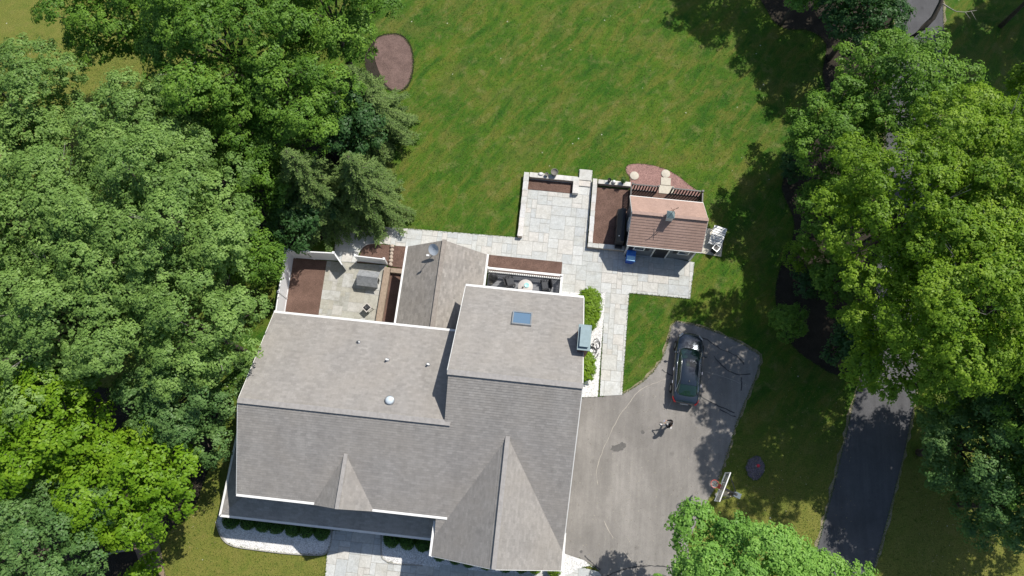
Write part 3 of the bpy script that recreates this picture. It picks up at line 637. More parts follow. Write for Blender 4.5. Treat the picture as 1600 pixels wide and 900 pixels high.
o = mb.build('stone_step', M['wallstone'], bevel=.015); o.rotation_euler = (0,0,HA); tag(o, 'pale stone step leading from the patio up to the lawn', 'step')

# white vinyl fence round the courtyard
def fence(name, label, pts, h, z0=0.):
    F_ = thing(name, label, 'fence', (0,0,0), HA)
    for a, b in zip(pts[:-1], pts[1:]):
        a, b = Vector(a+(0,)), Vector(b+(0,)); d_ = (b-a).normalized(); Ln = (b-a).length; k = max(1, round(Ln/.15)); mb = MB()
        for i in range(k): p = a+d_*(i*Ln/k+.004); q = a+d_*((i+1)*Ln/k-.004); mb.bar(p+Vector((0,0,h/2)), q+Vector((0,0,h/2)), .03, h-.14)
        mb.bar(a+Vector((0,0,h-.04)), b+Vector((0,0,h-.04)), .07, .09).bar(a+Vector((0,0,.1)), b+Vector((0,0,.1)), .07, .12); mb.build('panel', M['vinyl'], F_)
    for p in pts:
        MB().box(p[0]-.06,p[0]+.06,p[1]-.06,p[1]+.06,0,h+.08).box(p[0]-.08,p[0]+.08,p[1]-.08,p[1]+.08,h+.08,h+.12).build('post', M['vinyl'], F_)
    return F_
fence('vinyl_fence', 'tall white solid panel fence along the west side of the courtyard', [(-17.02,13.7),(-16.95,12.3),(-16.88,10.7),(-16.8,9.3),(-16.75,8.3)], 1.75)
fence('vinyl_fence', 'tall white panel fence between the courtyard mulch bed and the dark spruce', [(-16.85,13.72),(-15.5,13.76),(-13.75,13.85)], 1.6)
fence('vinyl_fence', 'low white panel fence beside the half-round mulch bed', [(-12.35,13.95),(-10.35,13.92)], 1.15)
G_ = thing('vinyl_gate', 'white panel gate standing ajar at the end of the tall courtyard fence', 'gate', W(-13.72,13.85), HA+R(-48))
MB().box(0,.95,-.02,.02,.12,1.35).box(0,.95,-.035,.035,1.35,1.42).build('panel', M['vinyl'], G_); MB().box(.82,.88,-.07,-.02,.85,.95).build('latch', M['black'], G_)
# tan timber curb beside the annex
mb = MB(); mb.box(-10.42,-9.98,8.6,13.6,0,.38); o = mb.build('timber_curb', M['tan'], bevel=.02); o.rotation_euler = (0,0,HA); tag(o, 'tan curb wall between the courtyard flagstones and the narrow mulch bed', 'curb')
mb = MB(); mb.box(-9.95,-8.4,13.25,13.58,0,.36); o = mb.build('timber_curb', M['tan'], bevel=.02); o.rotation_euler = (0,0,HA); tag(o, 'short tan cross curb running to the annex wall', 'curb')
rr = random.Random(4); stone0 = None
for i in range(6):
    mb = MB(); c = UV(613.5-.5*i, 385+i*5.6); prof = [(.10,0),(.17,.06),(.18,.14),(.10,.2),(.02,.21)]
    mb.lathe(prof, (0,0,0), 9, rr.uniform(.8,1.1), rr.uniform(.7,.9)); o = mb.build('field_stone', M['rock'])
    for v in o.data.vertices: v.co += Vector((rr.uniform(-.02,.02),)*3)
    o.location = W(c[0], c[1]-.05, .04); o.rotation_euler = (0,0,rr.uniform(0,6))
    tag(o, ['field stone nearest the path in the row of pinkish border stones','second border stone from the path in the pinkish row','third border stone from the path in the pinkish row','fourth border stone from the path in the pinkish row','fifth border stone from the path in the pinkish row','last border stone of the pinkish row, beside the low white fence'][i], 'stone', 'row of border stones between two mulch beds')
mb = MB(); q = [UV(*p) for p in smooth_px([(557,411),(559,400),(565,389),(575,382),(590,380.5)], 4, False)]
for a, b in zip(q[:-1], q[1:]): mb.bar((a[0],a[1],.05),(b[0],b[1],.05),.06,.14)
o = mb.build('curved_edging', M['wallstone']); o.rotation_euler = (0,0,HA); tag(o, 'curved pale edging round the half-round mulch bed', 'edging')

# black picket railings north of the shed
Rl = thing('picket_railing', 'black picket railing west of the stone slab path behind the shed', 'railing', (0,0,0), HA)
railing(Rl, (6.4,21.42,0),(8.25,21.42,0),.0,1.0,M['black'],.20,.085,.09)
railing(Rl, (6.32,21.3,0),(6.32,19.7,0),.0,1.0,M['black'],.20,.085,.09, posts=[])
Rl = thing('picket_railing', 'black picket railing east of the stone slab path behind the shed', 'railing', (0,0,0), HA)
railing(Rl, (9.25,21.4,0),(11.4,21.38,0),.0,1.0,M['black'],.20,.085,.09)
railing(Rl, (11.4,21.38,0),(11.4,20.0,0),.0,1.0,M['black'],.20,.085,.09, posts=[])
for (cx, cy, r_, lab) in ((991,275,.33,'round cream stepping stone at the west end of the pink gravel'),(1040,272,.33,'round cream stepping stone at the head of the slab path')):
    mb = MB().lathe([(r_,0),(r_,.05),(r_-.02,.06)], (0,0,0), 20); o = mb.build('stepping_stone', M['cream']); o.location = P(cx,cy)+Vector((0,0,.02)); tag(o, lab, 'stepping stone')
for i, (cx, cy, a_, b_) in enumerate(((1040,284,.36,.30),(1041,297,.55,.32))):
    mb = MB().box(-a_,a_,-b_,b_,0,.06); o = mb.build('stepping_slab', M['cream'], bevel=.01); o.location = P(cx,cy)+Vector((0,0,.02)); o.rotation_euler = (0,0,HA)
    tag(o, ['small rectangular slab next to the round stepping stone','wide rectangular slab in the gap of the black railing'][i], 'paving slab')

# ------------------------------------------------------------------ furniture and small things
def put(t, u, v, z=0., r=0.): t.location = W(u, v, z); t.rotation_euler = (0, 0, HA+r)
def armchair(label, u, v, r):
    t = thing('patio_armchair', label, 'chair', group='dark armchairs on the deck'); put(t, u, v, .36, r)
    MB().box(-.30,.30,-.28,.30,.18,.30).build('seat', M['wicker'], t, bevel=.02)
    MB().box(-.25,.25,-.25,.24,.30,.40).build('cushion', M['cushion'], t, bevel=.03)
    MB().extr([(-.30,.30,.18),(.30,.30,.18),(.30,.40,.85),(-.30,.40,.85)], (0,.06,0)).build('backrest', M['wicker'], t, bevel=.02)
    for s in (-1,1):
        MB().box(s*.34-.04,s*.34+.04,-.30,.38,.52,.57).build('armrest', M['wicker'], t, bevel=.01)
        for y in (-.26,.32): MB().box(s*.34-.025,s*.34+.025,y-.025,y+.025,0,.52).build('leg', M['wicker'], t)
    return t
armchair('dark armchair on the deck, left of the round table', -1.56, 13.36, R(112))
armchair('dark armchair on the deck, right of the round table', 0.90, 13.36, R(-75))
T = thing('round_table', 'round pale-topped table between two dark armchairs on the deck', 'table'); put(T, -.46, 13.0, .36)
MB().lathe([(.50,.68),(.52,.70),(.52,.72),(.50,.735)], n=32).build('tabletop', M['table'], T)
MB().lathe([(.30,0),(.30,.03),(.05,.06),(.04,.68)]).build('pedestal', M['black'], T)
t = MB().lathe([(.12,0),(.16,.02),(.17,.05),(.15,.045),(.11,.02)]).build('serving_bowl', simple('aqua_glaze', (.35,.62,.60), .3)); t.location = W(-.38,13.10,1.096); tag(t, 'small aqua bowl on the round deck table', 'bowl')
t = MB().lathe([(.04,0),(.05,.1),(.045,.1),(.035,.01)], n=12).build('drinking_cup', M['black']); t.location = W(-.62,12.92,1.096); tag(t, 'small black cup on the round deck table', 'cup')
t = MB().lathe([(.10,0),(.13,.2),(.12,.22),(.03,.20)], n=14).build('flower_pot', M['terracotta']); t.location = W(-2.85,13.2,.36); tag(t, 'small clay pot on the deck beside the annex eave', 'pot')
t = thing('patio_heater_cover', 'dark covered bundle in the far left corner of the deck', 'cover'); put(t, -2.75, 13.55, .36)
MB().lathe([(.26,0),(.30,.1),(.28,.6),(.18,.85),(.06,.98)], n=12, sx=1.1, sy=.85).build('fabric_cover', M['darkgrey'], t); MB().tube([(-.27,0,.35),(0,-.26,.36),(.28,0,.35),(0,.25,.36),(-.27,0,.35)], .015, 6).build('strap', M['black'], t)

# doghouse-like storage hutch
t = thing('garden_hutch', 'small gabled grey wooden hutch standing on the courtyard flagstones', 'hutch'); put(t, -11.3, 12.55, .04, R(-1))
MB().extr([(-.62,-.42,0),(-.62,.42,0),(-.62,.42,.72),(-.62,0,1.0),(-.62,-.42,.72)], (1.24,0,0)).build('body', M['white'], t)
for s in (-1,1):
    mb = MB()
    for i in range(5):
        y0, y1 = s*(.56-i*.112), s*(.56-(i+1)*.112-.02*(1 if i<4 else 0)); z0_, z1_ = .62+i*.092, .62+(i+1)*.092+.012
        mb.extr([(-.74,y0,z0_),(.72,y0,z0_),(.72,y1,z1_),(-.74,y1,z1_)], (0,0,.03))
    mb.build('roof', M['greywood'], t)
MB().box(.62,.635,-.16,.16,.05,.5).build('door', M['black'], t)
# plant stand
t = thing('plant_stand', 'small square pale-rimmed stand with a dark tray on courtyard flagstones', 'plant stand'); put(t, *UV(576,484), .04, R(-38))
mb = MB()
for a in (-1,1): mb.box(a*.22-.03,a*.22+.03,-.25,.25,.55,.60).box(-.19,.19,a*.22-.03,a*.22+.03,.55,.60)
mb.build('rim', M['table'], t); MB().box(-.19,.19,-.19,.19,.50,.56).build('tray', M['black'], t)
MB().lathe([(.05,.56),(.12,.60),(.13,.66),(.10,.64)], n=10).build('bowl', M['darkgrey'], t)
for a in (-1,1):
    for b in (-1,1): MB().bar((a*.2,b*.2,.55),(a*.24,b*.24,0),.035).build('leg', M['black'], t)
# recycling bin
t = thing('wheeled_bin', 'blue wheeled bin standing in front of the shed wall', 'bin'); put(t, 6.60, 16.0, .045, R(-3)); t.scale = (1.12,1.12,1.0)
mb = MB(); mb.add([(-.22,-.25,.06),(.22,-.25,.06),(.22,.22,.06),(-.22,.22,.06),(-.28,-.33,.95),(.28,-.33,.95),(.28,.33,.95),(-.28,.33,.95)], [(3,2,1,0),(0,1,5,4),(1,2,6,5),(2,3,7,6),(3,0,4,7),(4,5,6,7)]); mb.build('body', M['blue'], t, bevel=.02)
mb = MB(); mb.add([(-.30,-.37,.96),(.30,-.37,.96),(.30,.36,.96),(-.30,.36,.96),(-.27,-.30,1.03),(.27,-.30,1.03),(.27,0.,1.07),(-.27,0.,1.07),(.28,.34,1.0),(-.28,.34,1.0)], [(3,2,1,0),(0,1,5,4),(4,5,6,7),(7,6,8,9),(1,2,8,6,5),(3,0,4,7,9),(2,3,9,8)]); mb.build('lid', M['bluel'], t, bevel=.01)
MB().box(-.25,.25,-.34,-.04,1.065,1.075).build('lid_highlight', simple('lid_highlight_blue', (.32,.62,.85), .3, .5, .05), t)  # sun highlight on the lid, painted as a pale blue plate
MB().bar((-.2,.38,.92),(.2,.38,.92),.035).build('handle', M['blue'], t)
for s in (-1,1): MB().tube([(s*.26,.26,.1),(s*.21,.26,.1)], .1, 14).build('wheel', M['tyre'], t)
# slatted table on its pad, black grill box
mb = MB().box(-.78,.62,-1.0,.95,0,.07); t = mb.build('concrete_pad', simple('pale_concrete', (.50,.47,.40), .85, .2, .1, 4), bevel=.01); t.location = W(12.55, 18.0, .004); t.rotation_euler = (0,0,HA+R(-5)); tag(t, 'pale concrete pad on the grass at the east end of the shed', 'slab')
t = thing('slatted_bench', 'white slatted wooden lounger tilted on the pad beside the shed', 'lounger'); put(t, 12.62, 18.2, .075, R(-14))
mb = MB()
for i in range(8): mb.box(-.46,.46,-.62+i*.165,-.468+i*.165,.40+i*.05,.43+i*.05)
mb.build('slats', M['white'], t); mb = MB()
for s in (-1,1): mb.bar((s*.42,-.62,.36),(s*.42,.70,.76),.05)
mb.build('frame', M['white'], t)
for s in (-1,1):
    for y, z in ((-.5,.38),(.6,.72)): MB().bar((s*.42,y,z),(s*.42,y,0),.05).build('leg', M['white'], t)
t = thing('charcoal_box', 'small black box with pale rim at the foot of the white slatted lounger', 'box'); put(t, 12.55, 17.33, .075, R(-35))
MB().box(-.19,.19,-.19,.19,.0,.60).build('body', M['black'], t); mb = MB()
for a in (-1,1): mb.box(a*.20-.02,a*.20+.02,-.22,.22,.58,.63).box(-.18,.18,a*.20-.02,a*.20+.02,.58,.63)
mb.build('rim', M['grey'], t)
# covered long rack on the west side of the shed
t = thing('covered_rack', 'long black covered rack standing against the west wall of the shed', 'rack'); put(t, 5.72, 18.0, .08)
MB().extr([(-.26,-1.15,.05),(.30,-1.15,.05),(.30,-1.15,1.30),(.05,-1.15,1.36),(-.26,-1.15,1.05)], (0,2.5,0)).build('cover', M['darkgrey'], t, bevel=.05)
mb = MB()
for y in (-.7,.1,.9): mb.bar((-.28,y,.1),(-.28,y,1.03),.04)
mb.build('straps', M['black'], t); MB().box(-.22,.26,-1.35,-1.18,0,.6).build('end_panel', M['black'], t); MB().lathe([(.045,0),(.05,.04),(.02,.07)], (-.08,-.75,1.27), 10).build('knob', M['white'], t)
# pots on the stone walls
def pot(label, px, py, z, r, h, soil=True, name='planter_pot', m='terracotta', plant=None):
    t = thing(name, label, 'pot', P(px, py, z))
    MB().lathe([(r*.65,0),(r*.95,h*.8),(r,h),(r*.88,h),(r*.84,h*.8)], n=24).build('pot', M[m], t)
    MB().lathe([(r*.85,h*.7),(r*.4,h*.78)], n=18).build('soil', M['soil'], t)
    return t
pot('large round grey pot of dry soil on the terrace wall', 866, 272, .46, .27, .38)
pot('small grey pot beside the large round pot on the terrace wall', 854, 274, .46, .14, .22)
pot('small black pot on the wall north of the shed bed', 951.5, 284, .43, .14, .34, m='black')
t = MB().lathe([(.13,0),(.15,.10),(.10,.20),(.04,.24)], n=12).build('glazed_jar', M['white']); t.location = P(959,285,.43); tag(t, 'small white glazed jar between the black pot and the leafy pot', 'jar')
t = MB().lathe([(.12,0),(.20,.03),(.10,.08)], n=12, sy=.7).build('pale_rock', simple('pale_rock', (.62,.60,.60), .8)); t.location = P(845,272,.46); tag(t, 'whitish flat rock on the terrace wall left of the pots', 'rock')
LP = pot('dark pot with a leafy plant on the wall nearest the picket railing', 973, 285, .43, .17, .28, m='black')
# hose and bucket by the chimney
mb = MB(); rr = random.Random(2); pts = []
for i in range(60):
    a = i*.42; r_ = .18+.14*math.sin(i*.37)+.06*rr.random(); pts.append((r_*1.0*math.cos(a)+.10*math.sin(i*.1), r_*1.5*math.sin(a)-i*.006, .03+.015*(i % 5)))
mb.tube(pts, .022, 6); t = mb.build('garden_hose', M['black']); c = UV(931,541); t.location = W(c[0],c[1],.06); t.rotation_euler = (0,0,HA); tag(t, 'tangled dark garden hose on the white gravel by the chimney', 'hose')
t = MB().lathe([(.12,0),(.16,.26),(.15,.26),(.11,.03)], n=18).build('bucket', M['white']); c = UV(925,539); t.location = W(c[0]+.03,c[1],.06); tag(t, 'small white bucket on the gravel beside the chimney', 'bucket')
t = MB().lathe([(.09,0),(.11,.16),(.10,.17),(.03,.15)], n=14).build('flower_pot', M['white']); c = UV(922,549); t.location = W(c[0]+.05,c[1],.06); tag(t, 'tiny white pot below the bucket by the chimney', 'pot')
# red sprinkler in the grey gravel
t = thing('lawn_marker', 'bright red knob on a short stand in the round grey gravel patch', 'marker', P(1181,728)+Vector((0,0,.02)))
MB().lathe([(.04,.38),(.10,.42),(.11,.46),(.07,.51),(.02,.53)], n=12).build('knob', M['pinkred'], t); MB().tube([(0,0,0),(0,0,.4)], .03, 8).build('stand', M['white'], t)

# ------------------------------------------------------------------ basketball hoop
BT = [P(1141,740,3.9), P(1125,782,3.9)]; bc = (BT[0]+BT[1])/2; bdir = (BT[0]-BT[1]).normalized(); ang = math.atan2(bdir.y, bdir.x)
Hp = thing('basketball_hoop', 'basketball hoop with clear backboard and orange rim at the edge of the driveway', 'basketball hoop', (bc.x, bc.y, 0), ang)
# local: x along the board, y towards the court
wb = .92; z0_, z1_ = 2.85, 3.9
g = MB().box(-wb+.04,wb-.04,-.01,.01,z0_+.04,z1_-.04)
mgl, ntg, bg = new_mat('clear_acrylic', .05, .5); bg.inputs['Transmission Weight'].default_value = .9; bg.inputs['Base Color'].default_value = (.75,.8,.8,1); bg.inputs['Roughness'].default_value = .05
bbd = g.build('backboard', mgl, Hp)
mb = MB(); mb.box(-wb,wb,-.028,.028,z1_-.05,z1_+.01).box(-wb,wb,-.03,.03,z0_,z0_+.05).box(-wb,-wb+.05,-.03,.03,z0_+.05,z1_-.05).box(wb-.05,wb,-.03,.03,z0_+.05,z1_-.05); mb.build('backboard_frame', M['white'], bbd)
mb = MB(); mb.box(-.3,.3,.012,.02,3.05,3.09).box(-.3,.3,.012,.02,3.46,3.5).box(-.3,-.26,.012,.02,3.09,3.46).box(.26,.3,.012,.02,3.09,3.46); mb.build('target_square', M['white'], bbd)
rim = MB().tube([(.23*math.cos(k*math.pi/12), .40+.23*math.sin(k*math.pi/12), 3.05) for k in range(25)], .016, 6, False).build('rim', M['red'], Hp)
MB().box(-.14,.14,.02,.18,2.96,3.07).build('rim_bracket', M['red'], Hp)
mb = MB()
for k in range(12):
    a, b = k*math.pi/6, (k+.5)*math.pi/6
    for s in (-1,1):
        pts = [(r_*math.cos(a+s*j*.22), .40+r_*math.sin(a+s*j*.22), z) for j, (r_, z) in enumerate(((.225,3.04),(.19,2.9),(.15,2.77),(.13,2.64)))]
        mb.tube(pts, .008, 4, False)
mb.build('net', M['net'], rim)
py_ = -1.0
MB().bar((.0,py_,0),(.0,py_,3.0),.15).build('pole', M['black'], Hp)
MB().bar((0,py_,.1),(0,py_,1.7),.24).build('pole_padding', simple('cream_padding', (.62,.54,.42), .7, .2, .08), Hp)
for z in (2.65,3.35): MB().bar((0,py_-.1,2.9),(0,-.03,z),.08,.10).build('support_arm', M['black'], Hp)
for s in (-1,1): MB().bar((s*.05,py_-.05,2.85),(s*.80,-.03,3.75),.045).build('support_arm', M['black'], Hp)
MB().box(-.16,.16,py_-.30,py_+.12,2.75,2.98).build('adjuster', simple('slate_blue_metal', (.11,.14,.16), .5), Hp)
t = MB()
for i in range(9):
    pass
vsb = [(.12*math.sin(i*math.pi/8), .12-.12*math.cos(i*math.pi/8)) for i in range(1,8)]; t.lathe([(.015,0)]+vsb+[(.015,.24)], n=18); t = t.build('play_ball', M['ball']); t.location = P(1119,773)+Vector((0,0,.0)); tag(t, 'pale ball lying on the grass by the hoop pole', 'ball')

# ------------------------------------------------------------------ the car
def make_car():
    T = thing('parked_car', 'dark blue-black sedan parked nose to the grass at the top of the driveway', 'car')
    def loft(st, m, name, par, cap=True, sm=True):
        mb = MB(); n = len(st[0]); vs = [p for s in st for p in s]
        fs = [(i*n+k, i*n+k+1, (i+1)*n+k+1, (i+1)*n+k) for i in range(len(st)-1) for k in range(n-1)]
        if cap: fs += [tuple(range(n))[::-1], tuple((len(st)-1)*n+k for k in range(n))]
        mb.add(vs, fs, smooth=sm); o = mb.build(name, m, par); s_ = o.modifiers.new('s', 'SUBSURF'); s_.levels = s_.render_levels = 2; return o
    # y = length (front +), stations: (y, half width, belt z, crown z, sill z)
    S_ = [(-2.40,.60,.72,.74,.42),(-2.36,.74,.86,.90,.28),(-2.15,.84,.93,1.00,.22),(-1.75,.90,.96,1.05,.20),(-1.0,.93,.95,1.04,.18),(0,.94,.93,1.00,.18),(.85,.93,.92,.99,.18),(1.25,.92,.88,.97,.19),(1.75,.88,.80,.90,.20),(2.15,.80,.70,.78,.22),(2.36,.64,.60,.66,.26),(2.42,.46,.52,.55,.34)]
    st = []
    for y, hw, bz, cz, sz in S_:
        r_ = [(-hw*.86,sz),(-hw*.985,sz+.10),(-hw,(sz+bz)/2),(-hw*.97,bz-.06),(-hw*.88,bz),(-hw*.62,(bz+cz)/2+.015),(0,cz),]
        r_ += [(-x, z) for x, z in r_[-2::-1]]
        st.append([(x, y, z) for x, z in r_])
    loft(st, M['carpaint'], 'body', T)
    G = [(-1.98,.60,.98,.99),(-1.55,.66,.97,1.20),(-1.10,.70,.96,1.37),(-.5,.73,.95,1.44),(.05,.73,.95,1.44),(.45,.71,.95,1.38),(.95,.68,.94,1.16),(1.32,.62,.93,.96)]
    gs = []
    for y, hw, bz, tz in G:
        h = tz-bz; top = hw*(1-.26*min(1,h/.45))
        r_ = [(-hw-.02,bz-.04),(-hw*.99,bz+h*.35),(-top,bz+h*.9),(-top*.55,tz+.005),(0,tz+.012)]; r_ += [(-x,z) for x,z in r_[-2::-1]]; gs.append([(x,y,z) for x,z in r_])
    cabin = loft(gs, M['carglass'], 'windows', T)
    # painted roof skin between the glass
    rs = []
    for y, hw, bz, tz in [(-1.22,.69,.96,1.33),(-1.0,.70,.96,1.395),(-.5,.73,.95,1.452),(.05,.73,.95,1.452),(.34,.715,.95,1.412),(.46,.71,.95,1.385)]:
        h = tz-bz; top = hw*(1-.26*min(1,h/.45))+.012
        r_ = [(-top-.006,bz+h*.82),(-top,bz+h*.92),(-top*.55,tz+.014),(0,tz+.022)]; r_ += [(-x,z) for x,z in r_[-2::-1]]; rs.append([(x,y,z) for x,z in r_])
    rf = loft(rs, M['carpaint'], 'roof', T, cap=False)
    q = MB().extr([(-.30,-.02,1.474),(.30,-.02,1.474),(.28,.30,1.45),(-.28,.30,1.45)], (0,0,.006)).build('sunroof', M['carglass'], rf)
    MB().box(-.02,.02,-1.05,-.93,1.40,1.46).build('antenna', M['black'], rf)
    for s in (-1,1):
        mb = MB()
        mb.tube([(s*.735,-1.75,.985),(s*.745,-1.0,.985),(s*.765,0,.975),(s*.74,1.15,.965)], .016, 6); mb.tube([(s*.735,-1.75,.985),(s*.66,-1.35,1.20),(s*.575,-.9,1.375),(s*.575,.1,1.415),(s*.60,.5,1.335),(s*.70,1.1,1.0)], .014, 6)
        mb.build('window_trim', M['chrome'], T)
        mb = MB(); mb.lathe([(.05,0),(.12,.03),(.13,.10),(.07,.16)], (s*1.00,.88,.92), 12, .85, .55); mb.bar((s*.82,.90,.95),(s*.98,.88,.97),.05); mb.build('wing_mirror', M['carpaint'], T)
        for y in (-.12,-.98): MB().bar((s*.945,y,.78),(s*.945,y-.20,.78),.03).build('door_handle', M['chrome'], T)
        for y in (1.47,-1.43):
            w_ = MB().tube([(s*.94,y,.33),(s*.72,y,.33)], .33, 24).build('wheel', M['tyre'], T)
            MB().tube([(s*.946,y,.33),(s*.90,y,.33)], .21, 10).build('rim', M['grey'], w_)
        h_ = MB().extr([(s*.52,2.24,.72),(s*.78,1.98,.79),(s*.80,2.10,.66),(s*.58,2.34,.60)], (0,.03,.03)).build('headlight', M['lamp'], T)
        MB().extr([(s*.60,-2.385,.80),(s*.76,-2.25,.92),(s*.855,-2.02,.90),(s*.85,-2.10,.76),(s*.70,-2.38,.70)], (s*.02,-.02,.03)).build('tail_light', M['tail'], T)
    mb = MB()
    for yy, zz in ((1.28,.985),(1.24,1.01)): mb.tube([(-.45,yy,zz),(.1,yy-.02,zz+.02)], .01, 5)
    mb.build('wiper', M['black'], T)
    MB().box(-.26,.26,-2.43,-2.40,.52,.64).build('number_plate', M['white'], T); MB().box(-.35,.35,2.36,2.44,.42,.54).build('grille', M['black'], T)
    return T
ca, cb = P(1079,526,.6), P(1070.5,626,.8); cc_ = (ca+cb)/2
car = make_car(); car.location = (cc_.x, cc_.y, .014); car.rotation_euler = (0,0,math.atan2(ca.y-cb.y, ca.x-cb.x)-math.pi/2)

# ------------------------------------------------------------------ the person on the driveway
def skin_mesh(name, joints, edges, m, parent, sub=1, root=0):
    """joints: name -> (pos, radius); one continuous surface grown round the skeleton"""
    keys = list(joints); me = bpy.data.meshes.new(name); me.from_pydata([joints[k][0] for k in keys], [(keys.index(a), keys.index(b)) for a, b in edges], []); me.update()
    o = bpy.data.objects.new(name, me); col.objects.link(o); o.parent = parent; me.materials.append(m)
    sk_ = o.modifiers.new('skin', 'SKIN'); sk_.use_smooth_shade = True
    if not me.skin_vertices: me.attributes.new if False else None
    sv = me.skin_vertices[0].data if len(me.skin_vertices) else None
    if sv:
        for i, k in enumerate(keys):
            r_ = joints[k][1]; sv[i].radius = r_ if hasattr(r_, '__len__') else (r_, r_); sv[i].use_root = (i == root)
    ss = o.modifiers.new('sub', 'SUBSURF'); ss.levels = ss.render_levels = sub; return o
def tubes_person():
    """walking figure leaning forward, both hands round a small handset; faces +x"""
    T = thing('person', 'person in black top and pale trousers standing on the driveway, holding a handset', 'person')
    J = dict(pelvis=((0,0,.93),.13), waist=((.02,0,1.08),.125), chest=((.05,0,1.27),(.145,.12)), neck=((.08,0,1.46),.055), jaw=((.11,0,1.55),.075), head=((.12,0,1.64),.10), crown=((.11,0,1.71),.075))
    E = [('pelvis','waist'),('waist','chest'),('chest','neck'),('neck','jaw'),('jaw','head'),('head','crown')]
    for s, n_ in ((1,'l'),(-1,'r')):
        fx = .30 if s > 0 else -.10
        J.update({n_+'sh': ((.05,s*.18,1.38),.062), n_+'el': ((.12,s*.27,1.12),.045), n_+'wr': ((.36,s*.10,1.13),.028), n_+'pa': ((.42,s*.07,1.14),.032),
                  n_+'hip': ((0,s*.10,.88),.095), n_+'kn': ((fx*.6+.04,s*.11,.50),.06), n_+'an': ((fx,s*.11,.10),.042), n_+'toe': ((fx+.16,s*.12,.04),.035)})
        E += [('chest',n_+'sh'),(n_+'sh',n_+'el'),(n_+'el',n_+'wr'),(n_+'wr',n_+'pa'),('pelvis',n_+'hip'),(n_+'hip',n_+'kn'),(n_+'kn',n_+'an'),(n_+'an',n_+'toe')]
        for f in range(4):
            y = s*(.095-.0-f*.016); L_ = (.030,.034,.032,.026)[f]
            b = (.435,y-s*.01,1.165-f*.012)
            J.update({n_+'f%da'%f: (b,.009), n_+'f%db'%f: ((b[0]+L_,b[1]-s*.004,b[2]+.004),.0085), n_+'f%dc'%f: ((b[0]+L_*1.3,b[1]-s*.028,b[2]+.003),.0075)})
            E += [(n_+'pa',n_+'f%da'%f),(n_+'f%da'%f,n_+'f%db'%f),(n_+'f%db'%f,n_+'f%dc'%f)]
        J.update({n_+'ta': ((.425,s*.045,1.17),.010), n_+'tb': ((.455,s*.02,1.185),.009)}); E += [(n_+'pa',n_+'ta'),(n_+'ta',n_+'tb')]
    body = skin_mesh('body', J, E, M['skin'], T)
    def grow(keys, d, e=None): return {k: (J[k][0], tuple(x+d for x in J[k][1]) if hasattr(J[k][1], '__len__') else J[k][1]+d) for k in keys}
    k1 = ['pelvis','waist','chest','lsh','rsh','lel','rel','lwr','rwr']; j1 = grow(k1, .018); j1['neckb'] = ((.07,0,1.42),.075)
    skin_mesh('shirt', j1, [('pelvis','waist'),('waist','chest'),('chest','neckb'),('chest','lsh'),('chest','rsh'),('lsh','lel'),('rsh','rel'),('lel','lwr'),('rel','rwr')], M['shirt'], T)
    k2 = ['pelvis','lhip','rhip','lkn','rkn','lan','ran']; j2 = grow(k2, .022)
    skin_mesh('trousers', j2, [('pelvis','lhip'),('pelvis','rhip'),('lhip','lkn'),('rhip','rkn'),('lkn','lan'),('rkn','ran')], M['trousers'], T)
    for n_ in 'lr':
        a = Vector(J[n_+'an'][0]); MB().lathe([(.045,0),(.052,.03),(.05,.06),(.035,.10)], (a.x+.07,a.y,.0), 14, 2.6, 1.0).build('shoe', M['shoe'], T)
    hm = MB(); n = 16; vs = []
    for i in range(8):
        a = i/7*R(105)
        for k in range(n):
            b = k*2*math.pi/n; rr_ = 1.0
            dx = math.sin(a)*math.cos(b); lim = -.2 if dx > 0 else -1
            vs.append((.105+.118*dx-(.02 if dx > 0 else .0), .102*math.sin(a)*math.sin(b), 1.655+.105*math.cos(a)+(.055*max(0,dx) if a > 1 else 0)))
    hm.add(vs, [(i*n+k, (i+1)*n+k, (i+1)*n+(k+1)%n, i*n+(k+1)%n) for i in range(7) for k in range(n)], smooth=True); hm.build('hair', M['hair'], T)
    MB().add([(.205,-.015,1.60),(.205,.015,1.60),(.235,0,1.605),(.21,0,1.655)], [(0,2,1),(0,3,2),(1,2,3)]).build('nose', M['skin'], T)
    for s in (-1,1):
        MB().lathe([(.004,-.008),(.011,0),(.004,.008)], (.208,s*.035,1.655), 8).build('eye', M['white'], T); MB().lathe([(.01,-.03),(.016,0),(.01,.03)], (.12,s*.103,1.63), 8).build('ear', M['skin'], T)
    MB().box(.205,.212,-.025,.025,1.562,1.572).build('mouth', M['red'], T)
    return T
pr = tubes_person(); p0 = P(1042.5,666); pr.location = (p0.x, p0.y, .014); pr.rotation_euler = (0,0,R(150))
t = MB().box(.43,.53,-.07,.07,1.14,1.165).build('handset', M['chrome']); t.location = pr.location; t.rotation_euler = pr.rotation_euler; tag(t, 'small light grey handset held by the person on the driveway', 'handset')

